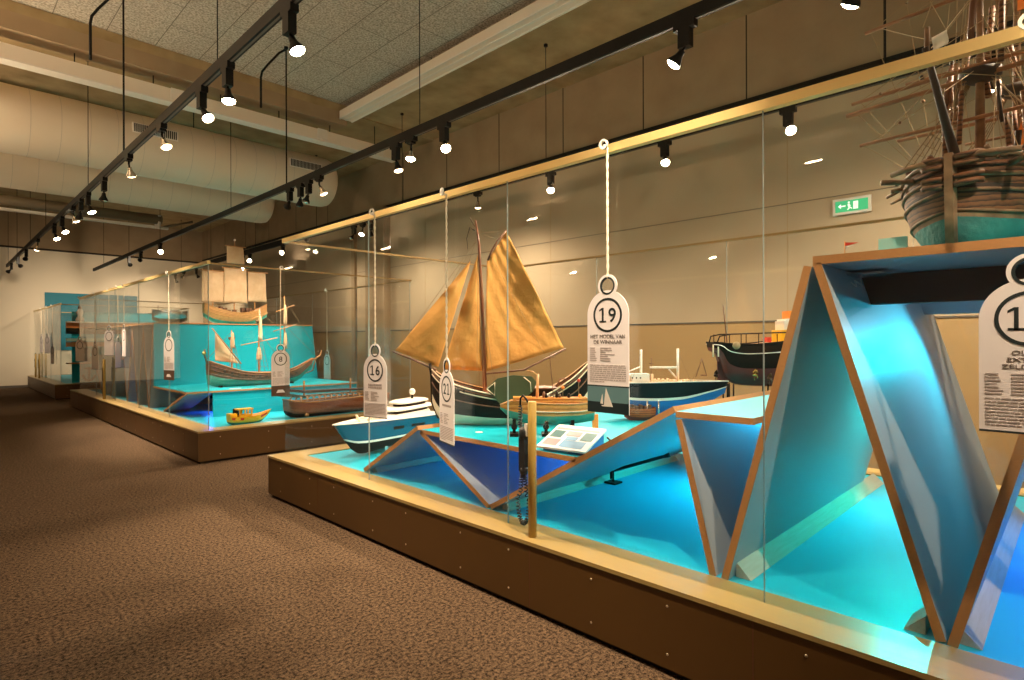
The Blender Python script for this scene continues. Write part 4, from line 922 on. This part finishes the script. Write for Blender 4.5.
# ---- F: the old three-masted ship seen bow on
def old_ship():
    ang = math.atan2(-.18, 1.); t = thing('old_ship_model', 'old weathered three masted ship with a verdigris bottom on the high shelf at right', 'ship model', (2.93, .375, 1.845), ang)
    L = 1.7; B = .62
    h, d, _, side = hull(L, B, [(0, .02), (.05, .0), (.5, .0), (1, .06)], [(0, .39), (.08, .375), (.3, .33), (.6, .34), (.85, .44), (1, .56)], [(.36, 'verdi'), (.42, 'agedlight'), (.62, 'aged'), (.68, 'ageddark'), (1, 'aged')],
        [(0, .06), (.02, .30), (.06, .58), (.14, .86), (.25, .98), (.5, 1), (.8, .85), (1, .6)], p=.36, nx=60, nz=20, deckdrop=.03, deck='agedlight')
    h.build('hull', None, t); d.build('deck', None, t)
    for s, r, m_ in ((.42, .007, 'agedlight'), (.64, .008, 'agedlight'), (.8, .009, 'agedlight'), (.9, .008, 'aged'), (1., .010, 'agedlight')): stripe(side, s, r, m_, 0, 1, 60).build('wale', None, t)
    MB().prism([(-.035, -.018, 0), (.03, -.018, 0), (.03, -.018, .38), (-.05, -.018, .40), (-.05, -.018, .3)], (0, .030, 0), 'agedlight').build('stem_post', None, t)
    # clutter of the bow rails
    rnd = random.Random(11); c = MB()
    for k in range(34):
        tt = rnd.uniform(0.005, .3); s = rnd.uniform(.9, 1.1); sg = rnd.choice((-1, 1)); p = side(tt, min(s, 1.), sg, .01); p.z += rnd.uniform(-.02, .02)
        q = p + Vector((rnd.uniform(-.03, .05), rnd.uniform(-.08, .08), rnd.uniform(-.02, .04))); c.tube([p, q], rnd.uniform(.004, .010), rnd.choice(('agedlight', 'agedlight', 'ageddark', 'aged')), 6)
    for k in range(24): tt = rnd.uniform(.02, .35); p = side(tt, 1., rnd.choice((-1, 1)), -.02); c.ball((p.x, p.y, p.z + rnd.uniform(.0, .04)), rnd.uniform(.010, .018), rnd.choice(('agedlight', 'ageddark', 'aged')), 7)
    c.build('deck_gear', None, t)
    for sg in (-1, 1):
        MB().tube([(.02, sg * .02, .36), (-.03, sg * .10, .38), (.0, sg * .22, .37)], .012, 'agedlight', 8).build('head_rail', None, t)
        MB().tube([side(.05, .9, sg), side(.05, .9, sg) + Vector((-.10, sg * .09, .0))], .012, 'agedlight', 8).build('cathead', None, t)
        for zz in (.5, .56, .66, .72): MB().tube([(-.045, sg * .02, zz * .5 + .02), (-.02, sg * .09, zz * .5 + .03), (.0, sg * .1, zz * .5 + .03)], .012, 'aged', 6).build('bow_cheek', None, t)
    MB().tube([(.10, 0, .33), (-.02, .012, .52), (-.18, .030, .80)], .022, 'ageddark', 10, .011).build('bowsprit', None, t)
    MB().tube([(-.165, .028, .77), (-.165, .028, .88)], .010, 'agedlight', 8).build('jack_staff', None, t)
    MB().sheet(lambda u, v: (-.165 + .01 * math.sin(v * 5), .01 - .05 * u, .78 + .05 * v + .01 * u), 4, 4, .002, 'boatwhite').build('jack_flag', None, t)
    def mast(x, h0, r, nm='mast'):
        MB().tube([(x, 0, .3), (x, 0, h0)], r, 'agedlight', 12, r * .4).lathe([(.03, 0), (.075, .02), (.08, .05), (.05, .055)], 'ageddark', 14, (x, 0, h0 * .48)).build(nm, None, t)
    mast(.33, 1.62, .021); mast(.85, 1.75, .023); mast(1.4, 1.55, .018)
    def yard(x, z, l, yaw=0., tilt=0., r=.011, y=0.):
        c_, s_ = math.cos(yaw), math.sin(yaw); d_ = Vector((-s_, c_, tilt)) * l
        o_ = Vector((x, y, z))
        MB().tube([o_ - d_, o_ - d_ * .5, o_ + d_ * .5, o_ + d_], r * .8, 'yardwood', 8).build('yard', None, t)
    yard(.30, .62, .46, .12, -.02); yard(.30, .80, .52, .12, -.05, .014); yard(.31, .85, .50, .12, -.04, .012); yard(.31, 1.18, .44, .12, -.04, .011)
    yard(.83, .75, .50, .1, .0, .012); yard(.83, 1.05, .46, .1, .0); yard(1.38, .8, .36, .1); yard(.31, 1.45, .3, .12)
    for x, hh, w in ((.33, .85, .28), (.33, 1.65, .07), (.85, .93, .29), (.85, 1.8, .08), (1.4, .75, .22)):
        for sg in (-1, 1):
            base = (x + .05, sg * w, .44 if hh < 1 else hh * .55); shrouds((x, 0, hh), base, 5, (.24 if hh < 1 else .06, 0, 0), 'line', .0026, 9).build('shrouds', None, t)
    seg = [((-.2, .03, .87), (.33, 0, 1.7)), ((-.15, .02, .8), (.33, 0, 1.2)), ((-.05, .01, .65), (.33, 0, .85)), ((.33, 0, 1.7), (.85, 0, 1.2)), ((.33, 0, .85), (.85, 0, .5)), ((.85, 0, 1.9), (1.4, 0, 1.0)), ((.33, 0, 1.1), (.85, 0, .5))]
    for sg in (-1, 1):
        for z, l in ((.62, .46), (.80, .5), (.85, .48), (1.18, .43), (1.45, .3)):
            seg += [((.33, 0, z + .22), (.30, sg * l, z)), ((.30, sg * l, z), (.6, sg * .25, .42)), ((.30, sg * l * .6, z), (.33, 0, z + .1)), ((.30, sg * l * .9, z), (-.05, 0, .6 + z * .2))]
        for k in range(10): seg.append(((.33 + rnd.uniform(-.02, .05), sg * rnd.uniform(0, .1), rnd.uniform(.8, 1.5)), (rnd.uniform(.1, .6), sg * rnd.uniform(.05, .28), .42)))
    lines(seg, .0018, 'line_pale', 5).build('rigging', None, t)
    bl = MB()
    for k in range(40): a, b = rnd.choice(seg); p = Vector(a).lerp(Vector(b), rnd.uniform(.15, .85)); bl.ball(p, rnd.uniform(.006, .012), rnd.choice(('oak', 'agedlight', 'ageddark')), 6)
    bl.build('rigging_block', None, t)
    sb = MB(); 
    for k in range(26): p = Vector((.33 + rnd.uniform(-.1, .2), rnd.uniform(-.16, .16), rnd.uniform(.45, 1.0))); sb.tube([p, p + Vector((rnd.uniform(-.03, .03), rnd.uniform(-.03, .03), rnd.uniform(.08, .3)))], rnd.uniform(.006, .014), rnd.choice(('oak', 'agedlight', 'aged', 'ageddark')), 6)
    sb.build('spare_spar', None, t)
    MB().prism([(.5, -.06, .45), (.56, -.14, .45), (.5, -.1, .62)], (.01, 0, 0), 'orange').prism([(.36, -.12, 1.05), (.36, -.15, 1.05), (.36, -.13, 1.4)], (.01, 0, 0), 'orange').build('orange_pennant', None, t)
old_ship()
t = thing('pennant_flag', 'tiny red and white flag on the high shelf edge, left of the old ship', 'flag', (2.64, .69, 1.845))
MB().tube([(0, 0, 0), (0, 0, .055)], .0015, 'orange', 6).build('flag_staff', None, t)
MB().prism([(0, 0, .05), (0, 0, .035), (.01, -.05, .045)], (.001, 0, 0), 'red').prism([(.0, 0, .035), (0, 0, .028), (.006, -.03, .036)], (.001, 0, 0), 'boatwhite').build('flag_cloth', None, t)
tag(MB().box(3.05, 3.06, .55, .66, 1.845, 1.955, 'greenpaint').box(3.04, 3.08, .55, .66, 1.845, 1.85, 'greenpaint').build('mint_card'), 'small mint card standing at the left of the old ship hull', 'card')

# ---- G: middle case ships
def junk(x0, x1, y, zb, label, pale='sail_pale'):
    t = thing('sailing_ship_model', label, 'ship model', (x0, y, zb), 0)
    L = x1 - x0; s = L / 1.12
    h, d, _, side = hull(L, .3 * s, [(0, .14 * s), (.15, .03 * s), (.5, .0), (.8, .03 * s), (1, .16 * s)], [(0, .38 * s), (.15, .30 * s), (.5, .22 * s), (.8, .28 * s), (1, .40 * s)], [(.25, 'hullgreen'), (1, 'honey')],
        [(0, .4), (.15, .8), (.5, 1), (.85, .6), (1, .08)], deckdrop=.03, deck='spar', nx=26, nz=8)
    h.build('hull', None, t); d.build('deck', None, t)
    for q in (.6, .8, 1.): stripe(side, q, .007, 'spar').build('rubbing_strake', None, t)
    for fx_, hh in ((.14, 1.0), (.47, 1.42), (.8, .98)): MB().tube([(fx_ * L, 0, .1), (fx_ * L, 0, hh * s)], .012, 'spar', 8, .006).build('mast', None, t)
    def sq(xa, xb, za, zb_, yo, sl=.02):
        quad_sail((xa * L, yo, za * s), (xb * L, yo, za * s), (xb * L - sl, yo, zb_ * s), (xa * L + sl * .3, yo, zb_ * s), .05, .004, pale, 14).build('square_sail', None, t)
        MB().tube([(xa * L - .03, yo, zb_ * s + .005), (xb * L + .03, yo, zb_ * s + .005)], .008, 'spar').build('yard', None, t)
    sq(-.03, .34, .40, .96, -.02); sq(.29, .66, .40, 1.03, -.06); sq(.68, .99, .44, .99, -.02); sq(.34, .62, 1.12, 1.43, -.04)
    MB().tube([(.48 * L, 0, 1.42 * s), (.48 * L, 0, 1.56 * s)], .006, 'spar').ball((.48 * L, 0, 1.56 * s), .02, 'boatwhite').build('masthead', None, t)
    c = MB(); rnd = random.Random(4)
    for k in range(12): xx = rnd.uniform(.1, .75) * L; c.box(xx, xx + .05, -.05, .05, .2 * s, rnd.uniform(.26, .33) * s, 'oak')
    c.build('deck_gear', None, t)
    MB().prism([(.80 * L, -.15, .05), (.86 * L, -.15, .05), (.83 * L, -.15, .33 * s)], (0, -.01, 0), 'boatwhite').build('stern_flag', None, t)
    lines([((.14 * L, 0, .95 * s), (0, 0, .38 * s)), ((.47 * L, 0, 1.4 * s), (.8 * L, 0, .98 * s)), ((.8 * L, 0, .95 * s), (L * 1.02, 0, .4 * s))], .003, 'line').build('rigging', None, t)
junk(3.52, 4.66, 11.3, 1.80, 'pale square sailed ship on top of the tall turquoise box')
def caravel():
    t = thing('sailing_ship_model', 'gilded galleon with one lateen sail on the lower turquoise step', 'ship model', (3.08, 9.7, .77), 0)
    L = 1.72
    h, d, _, side = hull(L, .34, [(0, .05), (.1, .0), (.7, .0), (.85, .05), (1, .28)], [(0, .42), (.12, .34), (.3, .24), (.6, .20), (.8, .24), (1, .42)], [(.38, 'hullgreen'), (.42, 'agedlight'), (1, 'aged')],
        [(0, .5), (.15, .85), (.5, 1), (.8, .6), (1, .04)], deckdrop=.03, deck='spar', nx=34, nz=12)
    h.build('hull', None, t); d.build('deck', None, t)
    for q in (.5, .66, .82, 1.): stripe(side, q, .008, 'oak' if q < .9 else 'spar').build('wale', None, t)
    g = MB()
    for k in range(12): p = side(.12 + k * .062, .74, -1, .004); g.box(p.x - .016, p.x + .016, p.y - .01, p.y, p.z - .014, p.z + .014, 'ageddark')
    g.build('gun_port', None, t)
    MB().tube([(L * .93, 0, .32), (L * 1.09, 0, .47), (L * 1.1, 0, .56)], .02, 'spar', 8, .008).tube([(L * .9, -.02, .15), (L * 1.0, -.01, .2), (L * 1.04, 0, .42)], .012, 'agedlight', 8).build('beakhead', None, t)
    MB().tube([(0, 0, .38), (-.05, 0, .52), (-.04, 0, .6)], .014, 'agedlight', 8).ball((-.05, 0, .54), .03, 'brassy').build('stern_lantern', None, t)
    for x, hh in ((.36, .9), (.79, 1.25), (1.22, 1.5)): MB().tube([(x, 0, .2), (x, 0, hh)], .014, 'spar', 8, .007).lathe([(.02, 0), (.05, .015), (.055, .05), (.04, .055)], 'agedlight', 10, (x, 0, hh * .82)).build('mast', None, t)
    tri_sail((.10, -.03, .86), (.10, -.03, .42), (.46, -.03, .37), .04, m='sail_pale').build('lateen_sail', None, t)
    MB().tube([(.06, -.02, .93), (.50, -.02, .36)], .009, 'spar').build('lateen_yard', None, t)
    for x, z0, z1, w in ((.36, .62, .86, .05), (.78, .42, .62, .07), (.80, .74, 1.14, .05), (1.22, .60, .86, .045), (1.22, 1.0, 1.34, .05)):
        quad_sail((x - w * .7, -.04, z0), (x + w * .6, -.04, z0), (x + w * .25, -.03, z1), (x - w * .3, -.03, z1), .03, .02, 'sail_pale', 8).build('furled_sail', None, t)
    for x, z, w in ((1.22, 1.28, .16), (.79, .72, .3), (.79, 1.14, .14), (1.22, .95, .2)): MB().tube([(x - w, -.03, z - .06), (x + w, -.03, z + .06)], .008, 'spar').build('yard', None, t)
    for x, z in ((.36, .85), (.79, .95), (1.22, 1.0)): shrouds((x, 0, z), (x, -.16, .22), 4, (.2, 0, 0), 'line', .0025, 7).build('shrouds', None, t)
    lines([((1.22, 0, 1.45), (1.86, 0, .5)), ((1.22, 0, 1.0), (1.8, 0, .45)), ((.79, 0, 1.2), (1.22, 0, .9)), ((.36, 0, .88), (0, 0, .45)), ((.79, 0, .9), (1.22, 0, .3))], .003, 'line').build('rigging', None, t)
    MB().box(.15, .19, -.1, .1, 0, .03, 'tar').box(1.3, 1.34, -.1, .1, 0, .03, 'tar').build('stand', None, t)
caravel()
tag(MB().box(3.24, 3.4, 9.2, 9.25, .77, .775, 'boatwhite').build('caption_strip'), 'small white caption strip lying before the gilded galleon', 'label')
def toy():
    t = thing('toy_boat', 'yellow toy boat with a yellow cabin in the middle case', 'boat model', (2.80, 8.02, PH - .008), R_(6))
    L = .56
    h, d, _, side = hull(L, .17, [(0, .02), (.1, .0), (.75, .0), (1, .10)], [(0, .115), (.4, .10), (.75, .115), (1, .165)], [(.3, 'hullgreen'), (.6, 'yellow'), (1, 'yellow')], [(0, .75), (.2, 1), (.6, .95), (.85, .5), (1, .03)], deckdrop=.005, deck='orange', nx=20, nz=8, rake1=.06)
    h.build('hull', None, t); d.build('deck', None, t)
    for a, b in ((.03, .3), (.72, .9)): MB().prism([side(a, .55), side(b, .55), side(b, .85), side(a, .85)], (0, -.003, 0), 'red').build('red_panel', None, t)
    f = MB(); f.box(.0, .09, -.06, .06, .1, .15, 'yellow').box(.12, .30, -.055, .055, .10, .125, 'yellow').box(.10, .31, -.06, .06, .19, .205, 'yellow')
    for x in (.12, .19, .28): f.box(x, x + .02, -.055, -.045, .12, .19, 'yellow').box(x, x + .02, .045, .055, .12, .19, 'yellow')
    f.build('cabin', None, t)
    MB().lathe([(.012, 0), (.012, .06)], 'tar', 10, (.07, 0, .15)).box(.10, .115, -.05, .05, .12, .19, 'tar').build('funnel', None, t)
toy()
def galley():
    t = thing('galley_model', 'low red brown wooden galley with rows of ribs, behind tag 16', 'ship model', (3.62, 8.13, PH - .006), R_(2))
    L = 1.7
    h, d, _, side = hull(L, .36, [(0, .05), (.06, .0), (.9, .0), (1, .04)], [(0, .26), (.15, .22), (.5, .23), (1, .25)], [(.2, 'tar'), (1, 'redwood')], [(0, .5), (.1, .9), (.5, 1), (.9, .9), (1, .6)], p=.35, deckdrop=.02, deck='oak', nx=24, nz=8)
    h.build('hull', None, t); d.build('deck', None, t); stripe(side, 1., .012, 'varn').build('rail_cap', None, t)
    for k in range(16):
        x = .14 + k * .095; MB().tube([(x, -.17, .24), (x + .03, -.13, .29), (x + .05, .0, .30), (x + .03, .13, .29), (x, .17, .24)], .012, 'spar', 6).build('rib', None, t)
    MB().prism([(-.14, -.08, .40), (.3, -.08, .34), (1.5, -.08, .33), (1.5, -.08, .35), (.3, -.08, .38), (-.14, -.08, .44)], (0, .16, 0), 'ageddark').build('catwalk', None, t)
    MB().prism([(-.1, -.1, .32), (.28, -.1, .27), (.3, -.1, .3), (-.12, -.1, .38)], (0, .2, 0), 'leegreen').build('stern_canopy', None, t)
    for x in (.28, 1.05): MB().tube([(x, 0, .3), (x, 0, .52)], .014, 'varn', 8).build('mast_stump', None, t)
    MB().ball((.22, -.19, .04), .03, 'spar').build('wheel', None, t)
galley()
def small_grey():
    t = thing('ship_hull_model', 'grey steel hull model on the left end of the tall turquoise box', 'ship model', (3.0, 12.5, 1.80), 0)
    h, d, _, side = hull(.60, .2, [(0, .1), (.15, .06), (.8, .06), (1, .1)], [(0, .30), (.5, .26), (1, .29)], [(.3, 'agedlight'), (1, 'steel')], [(0, .3), (.2, .9), (.8, .9), (1, .2)], nx=16, nz=6, deck='white', deckdrop=.002)
    h.build('hull', None, t); d.build('deck', None, t)
    MB().box(.15, .45, -.06, .06, .26, .31, 'white').tube([(.1, 0, .28), (.1, 0, .38)], .006, 'oak').build('deckhouse', None, t)
    MB().box(.1, .13, -.08, .08, 0, .08, 'oak').box(.45, .48, -.08, .08, 0, .08, 'oak').build('stand', None, t)
small_grey()
# farthest case: three small models
for x, z, mm, lab in ((2.9, 2.03, 'boatwhite', 'tiny white funnel model on the striped shelf of the farthest case'), (2.95, 1.1, 'boatwhite', 'tiny pale figurehead model in the farthest case')):
    t = thing('small_model', lab, 'ship model', (x, 19.12, z)); MB().lathe([(.08, 0), (.10, .05), (.05, .15), (.08, .25), (.04, .33)], mm, 12).build('body', None, t); MB().lathe([(.03, .33), (.05, .36), (.03, .42)], 'oak', 12).build('cap', None, t)
t = thing('figure_model', 'dark brown carved model standing low in the farthest case', 'ship model', (3.05, 19.08, .93)); MB().lathe([(.12, 0), (.14, .1), (.06, .2), (.1, .3), (.03, .4)], 'ageddark', 12).build('body', None, t); MB().tube([(-.12, 0, .2), (.16, 0, .3)], .03, 'oak').build('arm', None, t)
t = thing('anchor_model', 'small black anchor piece at the foot of the farthest case backboard', 'anchor', (3.1, 19.15, F)); MB().tube([(0, 0, .05), (0, 0, .42)], .03, 'black').tube([(-.14, 0, .2), (-.08, 0, .08), (0, 0, .04), (.08, 0, .08), (.14, 0, .2)], .03, 'black').build('body', None, t); MB().tube([(-.1, 0, .38), (.1, 0, .38)], .02, 'black').build('stock', None, t)

# ---- exit signs on the right wall
def exit_sign(y, z, label, w=.34):
    t = thing('exit_sign', label, 'exit sign', (W + .03, y, z), 0)
    MB().box(-.01, .022, -w / 2 - .03, w / 2 + .03, -.03, .16).build('sign_frame', 'white', t)
    MB().box(-.016, -.01, -w / 2, w / 2, 0, .13).build('sign_face', 'exit', t)
    m = MB(); X = -.019; d = (.003, 0, 0)
    def q(*p): m.prism([(X, a, b) for a, b in p], d, 'exitw')
    q((-.02, .02), (-.07, .02), (-.07, .11), (-.02, .11)); q((.13, .06), (.06, .06), (.06, .075), (.13, .075)); q((.14, .068), (.11, .095), (.11, .04))
    q((.03, .04), (.005, .06), (.02, .09), (.04, .085)); q((.025, .045), (.045, .02), (.035, .015), (.01, .04)); q((.01, .05), (-.01, .035), (-.005, .025), (.02, .04))
    m.ball((X, .025, .103), .012, 'exitw', 8); m.build('pictogram', None, t)
exit_sign(1.92, 3.0, 'green exit sign with a running figure high on the right wall')
exit_sign(.22, 2.52, 'green exit sign cut by the right picture edge, beside the old ship')

# ------------------------------------------------------------------ unseen fill lights added for the ceiling, left wall and behind the camera
def fill_light(x, y, z, power, label, rz=0., tilt=25.):  # invented fixture, out of view, aimed up to brighten ceiling and walls
    t = thing('added_fill_light', label, 'fill light', (x, y, z), rz, 'added fill lights')
    MB().box(0, .24, -.34, .34, -.08, 0, 'black').box(.22, .24, -.34, .34, 0, .16, 'black').box(0, .22, -.34, -.32, 0, .16, 'black').box(0, .22, .32, .34, 0, .16, 'black').build('fill_shroud', None, t)  # raised lips keep the added light out of the glass reflections
    a = area((x + .11 * math.cos(rz), y + .11 * math.sin(rz), z + .03), (0, 0, 0), .14, power, (1., .74, .46), 'fill_beam', .56)
    a.rotation_euler = (PI, -R_(tilt), rz) if 0 else Vector((math.cos(rz) * math.sin(R_(tilt)), math.sin(rz) * math.sin(R_(tilt)), math.cos(R_(tilt)))).to_track_quat('-Z', 'Y').to_euler()
for y, pw in ((-2, .15), (2, .5), (6, 1.2), (10, 1.2), (14.5, 1.)): fill_light(LEFT, y, 3.4, FILL * pw, 'added fill light on the unseen left wall', 0., 20)
for x in (-.5, 2, 5): fill_light(x, NEAR, 3.4, FILL * .6, 'added fill light on the unseen wall behind the camera', PI / 2, 20)

# ------------------------------------------------------------------ camera and world
w = bpy.data.worlds.new('World'); bpy.context.scene.world = w; w.use_nodes = True
w.node_tree.nodes['Background'].inputs[0].default_value = (.02, .015, .01, 1)
cam = bpy.data.cameras.new('camera'); co = bpy.data.objects.new('camera', cam); C.objects.link(co); bpy.context.scene.camera = co
cam.sensor_width = 36; cam.lens = 578 / 1024 * 36; cam.clip_start = .05; cam.clip_end = 100
ya, ro = R_(-45.4), R_(-.18)
f = Vector((-math.sin(ya), math.cos(ya), 0)); r0 = Vector((math.cos(ya), math.sin(ya), 0)); u0 = Vector((0, 0, 1))
r = r0 * math.cos(ro) + u0 * math.sin(ro); u = r.cross(f)
co.matrix_world = Matrix(((r.x, u.x, -f.x, 0), (r.y, u.y, -f.y, 0), (r.z, u.z, -f.z, 1.5), (0, 0, 0, 1)))
sc = bpy.context.scene
sc.view_settings.view_transform = 'Standard'; sc.view_settings.look = 'None'; sc.view_settings.gamma = 1; sc.view_settings.use_curve_mapping = False
sc.view_settings.exposure = 0.7
